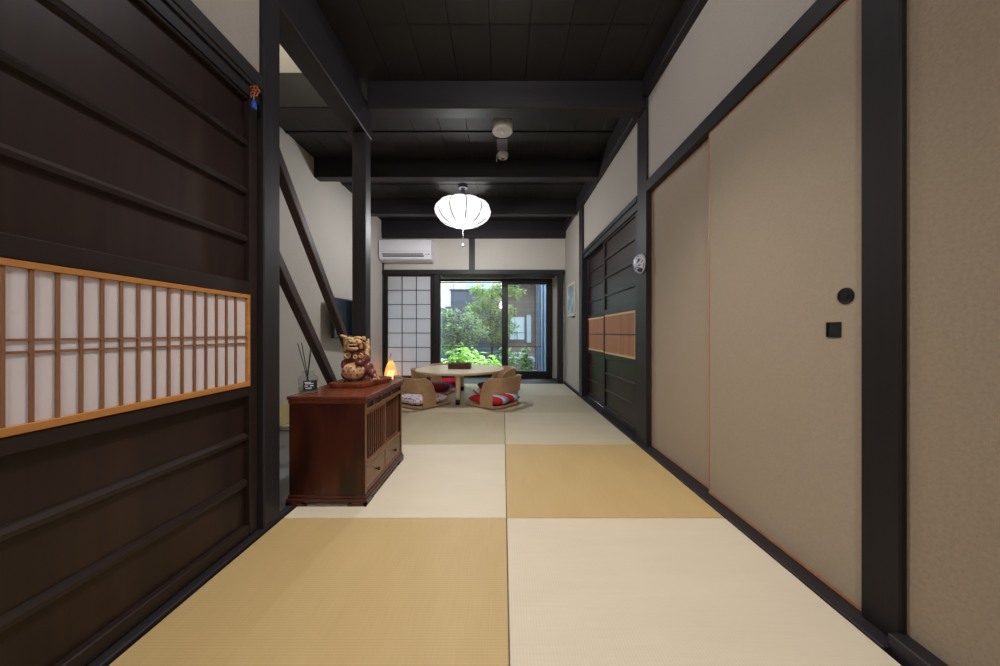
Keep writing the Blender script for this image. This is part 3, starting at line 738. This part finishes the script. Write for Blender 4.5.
d = thing('hanging_charm', 'small orange brown cutout charm with a blue pendant on the door post', 'charm', (-0.893, 1.205, 1.606))
mb = MB()
RX = Matrix.Rotation(PI/2, 4, 'X')
for k in range(6):
    a = k*PI/3; mb.torus((0.013*math.cos(a), -0.004, 0.002+0.013*math.sin(a)), 0.0065, 0.0026, 14, 6, RX)
mb.torus((0,-0.004,0.002), 0.006, 0.0028, 14, 6, RX).tube([(-0.018,-0.004,-0.012), (-0.012,-0.004,-0.022), (-0.004,-0.004,-0.012)], 0.0025, 6)
mb.build('cutout', wood('charm_wood', lin(196,112,70), lin(160,84,50), 'Z', 0.4), d, True)
MB().rod((0,-0.004,-0.010), (0,-0.004,-0.030), 0.0012, None, 6).build('string', M['offwhite'], d)
MB().lathe([(0.003,-0.064), (0.0085,-0.061), (0.0085,-0.044), (0.006,-0.036), (0.003,-0.030)], 18, (0,-0.004,0)).build('pendant', flat('blue_glass_bead', lin(52,88,190), 0.2), d, True)

d = thing('picture_frame', 'narrow pale framed blue green picture on the wall', 'picture', (0.9195, 4.46, 1.165))
MB().box(-0.020, 0.0, -0.245, -0.215, -0.205, 0.235, 0.003).box(-0.020, 0.0, 0.215, 0.245, -0.205, 0.235, 0.003).box(-0.020, 0.0, -0.215, 0.215, -0.205, -0.170, 0.003).box(-0.020, 0.0, -0.215, 0.215, 0.20, 0.235, 0.003).build('frame', wood('pale_frame_wood', lin(216,204,178), lin(196,182,154), 'Z', 0.5), d)
pm, nt, bs = new_mat('landscape_print')
v = coords(nt, (1,6,9)); n_ = N(nt, 'ShaderNodeTexNoise', i_Scale=1.0, i_Detail=4.0); nt.links.new(v, n_.inputs['Vector'])
r_ = ramp(nt, n_.outputs['Fac'], [(0.3, lin(96,120,116)), (0.5, lin(128,158,190)), (0.68, lin(196,210,222))]); nt.links.new(r_.outputs['Color'], bs.inputs['Base Color']); bs.inputs['Roughness'].default_value = 0.3
MB().box(-0.012, -0.008, -0.215, 0.215, -0.170, 0.20).build('print', pm, d)
MB().box(-0.016, 0.0, -0.17, -0.05, -0.226, -0.206, 0.002).build('hook', M['black_metal'], d)

# bamboo lamp in the corner
d = thing('bamboo_lamp', 'glowing teardrop bamboo lamp on the floor by the shoji', 'lamp', (-1.575, 4.70, 0.0))
def tear(z):  # radius of the woven body
    t = z/0.42
    if t < 0.30: return 0.066+0.020*math.sin(t/0.30*PI/2)
    return max(0.004, 0.086*math.cos((t-0.30)/0.70*PI/2)**1.15)
zs = [0.012+0.012*k for k in range(35)]
mb = MB()
for k in range(30):
    a = 2*PI*k/30; w = 0.105
    mb.grid(lambda u, q: (tear(zs[0]+q*0.405)*math.cos(a-w+2*w*u*0.8), tear(zs[0]+q*0.405)*math.sin(a-w+2*w*u*0.8), zs[0]+q*0.405), 2, 22)
for z in (0.03, 0.12, 0.21, 0.30, 0.36): mb.torus((0,0,z), tear(z)+0.0005, 0.0018, 30, 6)
mb.build('shade', M['bamboo_lamp'], d, True)
MB().lathe([(0.052,0.012), (0.052,0.215), (0.048,0.22)], 24).build('paper_core', M['warm_core'], d, True)
MB().cyl((0,0,0), 0.068, 0.068, 0.013, 28).build('base', M['box'], d)
MB().rod((0,0,0.405), (0,0,0.452), 0.005, 0.003, 8).rod((-0.012,0,0.432), (0.012,0,0.432), 0.0025).build('tip', M['shoji_bar'], d)

# ================================================================== ROUND TABLE AND FLOOR CHAIRS
TX, TY = -0.495, 3.88
d = thing('round_table', 'low round beech table with four splayed legs', 'table', (TX, TY, 0))
MB().lathe([(0.01,0.300), (0.470,0.300), (0.497,0.306), (0.506,0.316), (0.506,0.326), (0.501,0.331), (0.01,0.331)], 72).build('tabletop', M['table'], d, False)
autosmooth(d.children[0], 30)
for ang in (-86, 4, 94, 184):
    c, s = math.cos(R(ang)), math.sin(R(ang))
    lg = MB().rod((0.40*c, 0.40*s, 0.300), (0.43*c, 0.43*s, 0.052), 0.026, 0.021, 16).build('leg', M['table'], d, True)
    MB().rod((0.43*c, 0.43*s, 0.0535), (0.436*c, 0.436*s, 0.003), 0.0235, 0.022, 16).build('foot', M['black_plastic'], lg, True)
    MB().box(-0.035, 0.035, -0.035, 0.035, 0.288, 0.300, 0.002, Matrix.Translation((0.40*c, 0.40*s, 0))).build('leg_plate', M['table'], lg)

d = thing('wooden_tray_box', 'brown wooden box standing on the round table', 'box', (TX+0.0, TY-0.02, 0.3312))
MB().box(-0.125, 0.125, -0.085, 0.085, 0.0, 0.008).box(-0.125, 0.125, -0.085, -0.076, 0.008, 0.065, 0.002).box(-0.125, 0.125, 0.076, 0.085, 0.008, 0.065, 0.002)\
    .box(-0.125, -0.116, -0.076, 0.076, 0.008, 0.065, 0.002).box(0.116, 0.125, -0.076, 0.076, 0.008, 0.065, 0.002).build('box_body', M['box'], d)

HW, CR = 0.215, 0.125     # half width and corner radius of the bent back
def back_path(u):
    """u 0..1 round the back in plan, +x is the outside of the back"""
    straight_side = 0.085; arc = CR*PI/2; back = 2*(HW-CR)
    L = 2*straight_side+2*arc+back; s = u*L
    x_end = HW-CR
    if s < straight_side: return Vector((x_end-straight_side+s, -HW))
    s -= straight_side
    if s < arc: t = s/CR; return Vector((HW-CR+CR*math.sin(t), -HW+CR-CR*math.cos(t)))
    s -= arc
    if s < back: return Vector((HW, -HW+CR+s))
    s -= back
    if s < arc: t = s/CR; return Vector((HW-CR+CR*math.cos(t), HW-CR+CR*math.sin(t)))
    s -= arc
    return Vector((HW-CR-s, HW))
def make_chair():
    d = thing('floor_chair', 'x', 'floor chair', (0,0,0), 0, 'legless bentwood floor chairs')
    pts = []
    for k in range(48):
        a = 2*PI*k/48; c, s = math.cos(a), math.sin(a); e = 0.45
        pts.append((math.copysign(abs(c)**e, c)*0.235-0.01, math.copysign(abs(s)**e, s)*0.232))
    MB().prism(pts, 0.008, 0.022, 0.003).build('seat', M['oak'], d)
    mb = MB()
    nu, nv = 61, 25
    def P(u, v):
        p = back_path(u); e = min(u, 1-u)
        k = min(1.0, e/0.17); top = 0.05+0.252*math.sqrt(max(0.0, 1-(1-k)**2))
        z = 0.006+v*(top-0.006)
        f = 1.0+0.30*z*1.0
        return (p.x*f+0.06*z, p.y*f, z)
    def keep(u, v):
        p = back_path(min(1,u)); z = 0.006+v*0.296
        return not (abs(u-0.5) < 0.30 and 0.030 < z < 0.158 and abs((abs(u-0.5)/0.30))**10+abs((z-0.094)/0.064)**6 < 1.3)
    mb.grid(P, nu, nv, keep)
    o = mb.build('back_shell', M['oak'], d, True)
    m = o.modifiers.new('thick', 'SOLIDIFY'); m.thickness = 0.011; m.offset = 0
    for gx, gy in ((0.10,0.12), (0.10,-0.12), (-0.15,0.15), (-0.15,-0.15)): MB().cyl((gx,gy,0.0), 0.014, 0.014, 0.008, 12).build('glide', M['black_plastic'], d)
    return d
def copy_tree(o, parent=None):
    c = o.copy(); COL.objects.link(c)
    if parent: c.parent = parent
    for ch in list(o.children): copy_tree(ch, c)
    return c

def cushion_mat(name, cols, dots=None):
    m, nt, bs = new_mat(name)
    v = coords(nt, (1,1,1)); bs.inputs['Roughness'].default_value = 0.9; bs.inputs['Specular IOR Level'].default_value = 0.1
    if dots:
        vo = N(nt, 'ShaderNodeTexVoronoi', i_Scale=34.0, i_Randomness=0.5); nt.links.new(v, vo.inputs['Vector'])
        r = ramp(nt, vo.outputs['Distance'], [(0.0, dots), (0.30, dots), (0.36, cols[0])])
    else:
        sp = N(nt, 'ShaderNodeSeparateXYZ'); nt.links.new(v, sp.inputs[0])
        a = N(nt, 'ShaderNodeMath', operation='MULTIPLY_ADD'); a.inputs[1].default_value = 1/0.185 if len(cols) == 3 else 1/0.30; a.inputs[2].default_value = 20.13
        nt.links.new(sp.outputs['Y'], a.inputs[0])
        f = N(nt, 'ShaderNodeMath', operation='FRACT'); nt.links.new(a.outputs[0], f.inputs[0])
        r = ramp(nt, f.outputs[0], [(0.0, cols[0]), (0.54, cols[2]), (0.78, cols[1])] if len(cols) == 3 else [(0.0, cols[0]), (0.78, cols[1])])
        r.color_ramp.interpolation = 'CONSTANT'
    nt.links.new(r.outputs['Color'], bs.inputs['Base Color'])
    n = N(nt, 'ShaderNodeTexNoise', i_Scale=14.0, i_Detail=3.0); nt.links.new(v, n.inputs['Vector'])
    bump(nt, bs, n.outputs['Fac'], 0.4, 0.01)
    return m
RED, LBLUE, WHT, DRED, PURP = lin(206,52,66), lin(112,190,218), lin(222,220,230), lin(140,34,52), lin(88,40,62)
def cushion_mesh(sx=0.205, sy=0.20, t=0.09):
    mb = MB(); n = 21
    def P(sgn):
        def f(u, v):
            a, b = u*2-1, v*2-1
            h = (max(0.0, (1-a**4)*(1-b**4)))**0.38
            pin = 1-0.05*(a*a*b*b)
            ex = 1-0.05*(1-abs(b)**2)*0
            return (a*sx*pin*ex, b*sy*pin, t/2+sgn*(t/2-0.004)*h+(0.004 if sgn > 0 else -0.0)*0)
        return f
    mb.grid(P(1), n, n); mb.grid(P(-1), n, n)
    bmesh.ops.remove_doubles(mb.bm, verts=mb.bm.verts, dist=0.0008)
    return mb

chair = make_chair()
# (x, y, outward angle, chair label, cushion label, cushion material, offset)
SEATS = [
 (-0.835, 3.49, -129, 'bentwood floor chair holding the white dotted cushion, half behind the red cabinet', 'white cushion with red dots on the floor chair nearest the cabinet',
  cushion_mat('dotted_cotton', (lin(240,228,236),), lin(140,64,96))),
 (-0.100, 3.495, -38, 'bentwood floor chair holding the bold red, blue and white striped cushion', 'boldly striped red, blue and white cushion in the near right floor chair',
  cushion_mat('bold_stripe_cotton', (RED, LBLUE, WHT))),
 (-0.855, 4.19, 163, 'bentwood floor chair with the dark red blue striped cushion, behind the dotted one', 'dark red cushion with one blue stripe, behind the table leg',
  cushion_mat('dark_red_blue_cotton', (DRED, lin(84,146,196)))),
 (-0.115, 4.24, 15, 'bentwood floor chair beyond the table, its back touching the striped chair outline', 'plum coloured cushion under the far right side of the table',
  cushion_mat('plum_cotton', (PURP, DRED))),
 (-0.77, 4.625, 101, 'bentwood floor chair at the window side of the round table', 'bright red cushion on the window side floor chair',
  cushion_mat('red_cotton', (RED, lin(190,44,58)))),
]
for i, (x, y, a, lc, lk, mt) in enumerate(SEATS):
    o = chair if i == 0 else copy_tree(chair)
    o.location = (x, y, 0); o.rotation_euler = (0, 0, R(a)); o['label'] = lc
    k = cushion_mesh().build('floor_cushion', mt, None, True)
    tag(k, lk, 'cushion', 'cushions on the floor chairs')
    out = Vector((math.cos(R(a)), math.sin(R(a)), 0))
    k.location = Vector((x, y, 0.0225)) + out*(0.015); k.rotation_euler = (0, 0, R(a))

# ================================================================== GARDEN
struct('garden_ground', MB().box(-6, 6, 5.62, 16, -0.40, -0.28), mottled('mossy_soil', lin(92,104,66), lin(62,66,48), 8, 0.95), 'mossy garden ground outside the window', 'ground')
# neighbouring buildings and fences
d = thing('neighbour_house', 'pale house far beyond the garden with small windows', 'house', (-1.6, 12.5, -0.28))
MB().box(-1.1, 1.5, 0.0, 0.3, 0, 3.6).build('wall', wood('pale_cladding', lin(226,216,206), lin(206,192,180), 'Z', 0.8, 6, 0.3), d)
MB().box(-1.3, 1.7, -0.25, 0.5, 3.6, 3.75).build('roof', flat('grey_roof', lin(120,120,128), 0.7), d)
for xx in (0.35, 1.0):
    w = MB().box(xx-0.19, xx+0.19, -0.02, 0.01, 2.55, 2.98, 0.01).build('window', flat('white_sash', lin(232,236,240), 0.4), d)
    MB().box(xx-0.15, xx+0.15, -0.024, -0.0205, 2.59, 2.94).build('pane', flat('pale_pane', lin(190,205,215), 0.15), w)
o = MB().box(-1.66, -1.5, 9.6, 9.75, -0.28, 1.50, 0.01).box(-1.50, 0.25, 9.6, 9.75, -0.28, 1.95, 0.01).box(-1.53, 0.28, 9.57, 9.78, 1.95, 2.0, 0.01).build('boundary_wall', wood('blue_grey_cladding', lin(96,106,124), lin(74,82,98), 'X', 0.8, 8, 0.4))
tag(o, 'blue grey boundary wall behind the garden trees', 'wall', None, 'structure')
mb = MB(); y = 6.1
while y < 9.5:
    mb.box(-1.66, -1.63, y, y+0.155, -0.28, 1.42, 0.004); y += 0.165
mb.box(-1.68, -1.66, 6.1, 9.5, 0.9, 0.98).box(-1.68, -1.66, 6.1, 9.5, 0.1, 0.18)
tag(mb.build('side_fence', wood('teal_grey_board', lin(112,136,138), lin(88,110,114), 'Z', 0.8, 10, 0.6)), 'teal grey board fence along the garden side', 'fence')
d = thing('garden_house', 'grey brown house wing with a pale sash window seen through the sliding pane', 'house', (0.75, 9.3, -0.28))
MB().box(-0.72, 0.55, 0, 0.3, 0, 2.6).build('wall', wood('grey_brown_boards', lin(116,104,104), lin(88,78,80), 'X', 0.8, 10, 0.5), d)
MB().prism([(-0.95,-0.6), (0.8,-0.6), (0.8,0.5), (-0.95,0.5)], 0.0, 0.07, 0.0, Matrix.Translation((0,0,2.42)) @ Matrix.Rotation(R(14), 4, 'Y')).build('roof', flat('dark_eave', lin(52,48,52), 0.6), d)
w = MB().box(-0.60, -0.56, -0.03, 0.0, 0.80, 1.50).box(-0.16, -0.12, -0.03, 0.0, 0.80, 1.50).box(-0.56, -0.16, -0.03, 0.0, 1.46, 1.50).box(-0.56, -0.16, -0.03, 0.0, 0.80, 0.84).box(-0.56, -0.16, -0.025, -0.005, 1.02, 1.04).box(-0.37, -0.35, -0.025, -0.005, 0.84, 1.02).build('window', flat('grey_sash', lin(92,104,112), 0.4), d)
MB().box(-0.56, -0.16, -0.012, -0.004, 0.84, 1.46).build('pane', flat('pale_blue_pane', lin(212,226,240), 0.3), w)
MB().box(-0.10, 0.02, -0.06, 0.0, 0.75, 1.52, 0.01).build('shutter_box', flat('pale_blue_grey', lin(164,186,202), 0.5), d)
MB().box(0.14, 0.20, -0.5, -0.44, 0.0, 2.35, 0.004).build('porch_post', M['orange_edge'], d)
MB().box(0.16, 0.7, -0.08, 0.0, 0, 2.3, 0.004).build('board_shutter', wood('rust_board', lin(120,96,90), lin(92,72,70), 'Z', 0.8, 8, 0.6), d)
mb = MB()
for k in range(3): mb.box(0.80, 0.84, 6.0+0.55*k, 6.54+0.55*k, -0.28, 2.1, 0.006)
for k in range(4): mb.box(0.765, 0.80, 5.98+0.55*k, 6.03+0.55*k, -0.28, 2.15, 0.004)
tag(mb.build('panel_fence', flat('blue_grey_panel', lin(92,112,140), 0.6)), 'blue grey panel fence beside the sliding window', 'fence')
d = thing('stone_bench', 'flat blue grey stone bench in the garden', 'bench', (0.32, 8.0, -0.28))
MB().box(-0.42, 0.42, -0.22, 0.22, 0.34, 0.44, 0.02, None, 2).build('top', mottled('blue_stone', lin(126,140,156), lin(98,110,126), 12, 0.8), d)
for s in (-1, 1): MB().box(s*0.3-0.08, s*0.3+0.08, -0.17, 0.17, 0.0, 0.34, 0.015).build('leg', mottled('blue_stone_leg', lin(112,124,138), lin(86,96,110), 12, 0.8), d)

def leaf_mat(name, c1, c2):
    m = bpy.data.materials.new(name); m.use_nodes = True; nt = m.node_tree
    bs = nt.nodes['Principled BSDF']
    g = N(nt, 'ShaderNodeNewGeometry')
    r = ramp(nt, g.outputs['Random Per Island'], [(0.0, c1), (1.0, c2)])
    nt.links.new(r.outputs['Color'], bs.inputs['Base Color']); bs.inputs['Roughness'].default_value = 0.55
    t = N(nt, 'ShaderNodeBsdfTranslucent'); nt.links.new(r.outputs['Color'], t.inputs['Color'])
    mx = N(nt, 'ShaderNodeMixShader'); mx.inputs[0].default_value = 0.4
    nt.links.new(bs.outputs[0], mx.inputs[1]); nt.links.new(t.outputs[0], mx.inputs[2])
    nt.links.new(mx.outputs[0], nt.nodes['Material Output'].inputs['Surface'])
    return m
LEAF_MID = leaf_mat('garden_leaf_mid', lin(126,160,92), lin(182,208,132))
LEAF_GREY = leaf_mat('garden_leaf_soft', lin(140,168,126), lin(188,208,164))
LEAF_LIME = leaf_mat('garden_leaf_lime', lin(150,198,96), lin(208,234,150))
LEAF_DARK = leaf_mat('garden_leaf_dark', lin(96,136,88), lin(140,176,112))
BARK = mottled('bark', lin(96,82,68), lin(62,52,44), 30, 0.9)
def add_leaf(bm, p, L, W, rng, droop=0.0):
    d = Vector((rng.uniform(-1,1), rng.uniform(-1,1), rng.uniform(-0.5,0.5)-droop)).normalized()
    n = Vector((rng.uniform(-.6,.6), rng.uniform(-.6,.6), 1)).normalized()
    s = d.cross(n).normalized()
    a = bm.verts.new(p); b = bm.verts.new(p+d*L*0.5+s*W*0.5); c = bm.verts.new(p+d*L-Vector((0,0,L*0.12))); e = bm.verts.new(p+d*L*0.5-s*W*0.5)
    bm.faces.new((a, b, c, e))
def tree(name, label, x, y, h, clusters, mat, seed, leaf=(0.11, 0.05), trunk=0.035, cat='tree', group='garden trees'):
    rng = random.Random(seed)
    d = thing(name, label, cat, (x, y, -0.285), 0, group)
    mb = MB(); mb.tube([(0,0,0), (0.03,0.02,h*0.3), (-0.02,0.0,h*0.6), (0.02,0.02,h*0.9)], trunk, 8, 0.35)
    for (cx, cy, cz, r, n) in clusters:
        mb.tube([(0.0,0.0,cz*0.55), (cx*0.6, cy*0.6, cz*0.85), (cx, cy, cz)], trunk*0.35, 6, 0.4)
    mb.build('trunk', BARK, d, True)
    mb = MB()
    for (cx, cy, cz, r, n) in clusters:
        for _ in range(n):
            v = Vector((rng.gauss(0,1), rng.gauss(0,1), rng.gauss(0,1))).normalized()*r*rng.random()**0.45
            v.z *= 0.7
            add_leaf(mb.bm, Vector((cx, cy, cz))+v, leaf[0]*rng.uniform(.7,1.2), leaf[1]*rng.uniform(.7,1.2), rng)
    mb.build('foliage', mat, d)
    return d
tree('garden_tree', 'soft green small leaved tree behind the left part of the glass', -1.0, 7.5, 1.7,
     [(-0.25,0,0.75,0.30,260), (0.18,0.1,0.9,0.32,280), (-0.1,0.0,1.15,0.32,280), (0.25,0.1,1.35,0.28,220), (-0.2,0.1,1.45,0.24,160), (0.45,0,1.05,0.28,220)], LEAF_GREY, 3, (0.09,0.045))
tree('garden_tree', 'taller mid green tree behind the middle of the glass', -0.30, 8.42, 2.4,
     [(0,0,1.9,0.40,420), (-0.35,0.1,1.65,0.32,260), (0.30,0,1.55,0.36,320), (-0.1,0,1.25,0.34,260), (0.3,0.1,2.15,0.35,300), (-0.35,0,2.1,0.25,150), (0.15,0,0.95,0.30,200), (0.42,0.05,1.15,0.26,160), (0.66,0,2.05,0.22,110), (0.52,0,2.42,0.26,120)], LEAF_MID, 5, (0.12,0.05))
def shrub(label, x, y, h, r, mat, seed, n=220, leaf=(0.13,0.06), broad=False):
    rng = random.Random(seed)
    d = thing('garden_shrub', label, 'shrub', (x, y, -0.285), 0, 'garden shrubs')
    mb = MB()
    for k in range(9):
        a = rng.uniform(0, 2*PI); q = rng.uniform(.2,.7)*r
        mb.tube([(0,0,0), (q*.5*math.cos(a), q*.5*math.sin(a), h*.5), (q*math.cos(a), q*math.sin(a), h*rng.uniform(.7,.95))], 0.008, 5, 0.4)
    mb.build('stems', BARK, d, True)
    mb = MB()
    for _ in range(n):
        a = rng.uniform(0, 2*PI); q = r*math.sqrt(rng.random()); z = h*(0.25+0.75*rng.random()*math.sqrt(max(0.05, 1-(q/r)**2*0.7)))
        add_leaf(mb.bm, Vector((q*math.cos(a), q*math.sin(a), z)), leaf[0]*rng.uniform(.7,1.3), leaf[1]*rng.uniform(.7,1.3), rng, 0.1)
    mb.build('foliage', mat, d)
shrub('broadest lime green shrub, low in the middle of the fixed glass', -0.80, 6.98, 0.78, 0.40, LEAF_LIME, 11, 420, (0.17,0.075))
shrub('lime green shrub spreading beside the window mullion', -0.27, 6.32, 0.60, 0.24, LEAF_LIME, 12, 340, (0.17,0.07))
shrub('lime green low shrub beside the board fence', -1.20, 6.12, 0.56, 0.24, LEAF_LIME, 13, 300, (0.11,0.06))
shrub('mid green shrub below the house window', 0.06, 7.45, 0.78, 0.22, LEAF_DARK, 14, 260, (0.11,0.05))
shrub('bushy green shrub before the blue grey panel fence', 0.49, 7.3, 0.78, 0.14, LEAF_DARK, 15, 220, (0.11,0.05))
mb = MB(); rng = random.Random(4)
for _ in range(900):
    x, y = rng.uniform(0.16, 0.74), rng.uniform(6.15, 6.9); h = rng.uniform(0.14, 0.30); a = rng.uniform(0, PI)
    dx, dy = 0.006*math.cos(a), 0.006*math.sin(a); lx, ly = rng.uniform(-.05,.05), rng.uniform(-.05,.05)
    v = [mb.bm.verts.new(q) for q in ((x-dx, y-dy, -0.285), (x+dx, y+dy, -0.285), (x+lx, y+ly, -0.285+h))]
    mb.bm.faces.new(v)
tag(mb.build('grass', LEAF_LIME), 'bright green grassy ground cover outside the sliding pane', 'grass', None, 'stuff')

# bamboo blind outside
d = thing('bamboo_blind', 'see through bamboo slat blind hanging outside the glass', 'blind', (0, 5.72, 0))
mb = MB(); z = 0.515; rng = random.Random(2)
while z < 1.585:
    mb.box(-1.045, 0.655, -0.0012, 0.0012, z, z+0.0062); z += 0.0128
mb.build('slats', wood('weathered_bamboo', lin(150,134,118), lin(112,98,88), 'X', 0.7, 60, 1.0), d)
MB().cyl((-1.06,0,1.602), 0.010, 0.010, 1.73, 10, None, 'X').build('head_rod', M['black_plastic'], d)
MB().cyl((-1.05,0,0.505), 0.008, 0.008, 1.71, 10, None, 'X').build('bottom_rod', M['box'], d)
for x in (-0.85, -0.35, 0.20, 0.55):
    MB().box(x-0.002, x+0.002, -0.004, -0.0015, 0.50, 1.65).build('cord', M['black_plastic'], d)
tag(MB().box(-1.3, 0.9, 5.61, 5.85, 1.64, 1.70, 0.004).build('trim_12', M['beamX']), 'dark eave board the bamboo blind hangs from', 'eave', None, 'structure')

# ================================================================== LIGHT
w = bpy.data.worlds.new('overcast_sky'); scene.world = w; w.use_nodes = True
bg = w.node_tree.nodes['Background']; bg.inputs['Color'].default_value = (0.80, 0.90, 1.0, 1); bg.inputs['Strength'].default_value = 4.6

def lamp(name, kind, loc, energy, color=(1,1,1), size=0.2, rot=(0,0,0), **kw):
    L = bpy.data.lights.new(name, kind); L.energy = energy; L.color = color
    if kind == 'AREA': L.shape = 'DISK'; L.size = size
    elif kind in ('POINT', 'SPOT'): L.shadow_soft_size = size
    for k, v in kw.items(): setattr(L, k, v)
    o = bpy.data.objects.new(name, L); COL.objects.link(o); o.location = loc; o.rotation_euler = rot
    return o
WARM = (1.0, 0.93, 0.84)
def downlight(y, energy):
    o = lamp('ceiling_downlight', 'SPOT', (0.0, y, 2.33), energy, WARM, 0.07, (0,0,0)); o.data.spot_size = R(100); o.data.spot_blend = 1.0
downlight(1.30, 95)
lamp('upper_wall_fill', 'POINT', (0.0, 1.30, 2.24), 7, (1.0,0.97,0.97), 0.05)  # added fill without a fixture, lifts the upper walls and beam faces
lamp('rear_fill_light', 'POINT', (0.0, -1.1, 1.75), 34, (1.0,0.96,0.92), 0.15)  # added fill behind the camera for beam fronts and fusuma, no lamp there
lamp('lantern_light', 'POINT', (-0.444, 3.72, 1.885), 30, (0.98,0.98,1.0), 0.06)
lamp('stairwell_light', 'POINT', (-1.40, 1.80, 3.05), 6, (1.0,0.95,0.86), 0.10)
lamp('bamboo_lamp_light', 'POINT', (-1.575, 4.70, 0.30), 0.22, (1.0,0.70,0.40), 0.02)
sun = lamp('soft_sun', 'SUN', (0, 8, 6), 5.0, (1.0,0.97,0.92), 0.2, (R(-28), R(18), 0)); sun.data.angle = R(20)

# ================================================================== CAMERA
cam = bpy.data.cameras.new('camera'); co = bpy.data.objects.new('camera', cam); COL.objects.link(co)
co.location = (0, 0, 0.74); co.rotation_euler = (R(90), 0, 0)
cam.sensor_width = 36.0; cam.lens = 335/1000*36.0; cam.shift_x = -0.003; cam.clip_start = 0.02; cam.clip_end = 100
scene.camera = co
vs = scene.view_settings
vs.view_transform = 'Standard'; vs.look = 'None'; vs.exposure = 0.5; vs.gamma = 1.0; vs.use_curve_mapping = False
scene.render.film_transparent = False
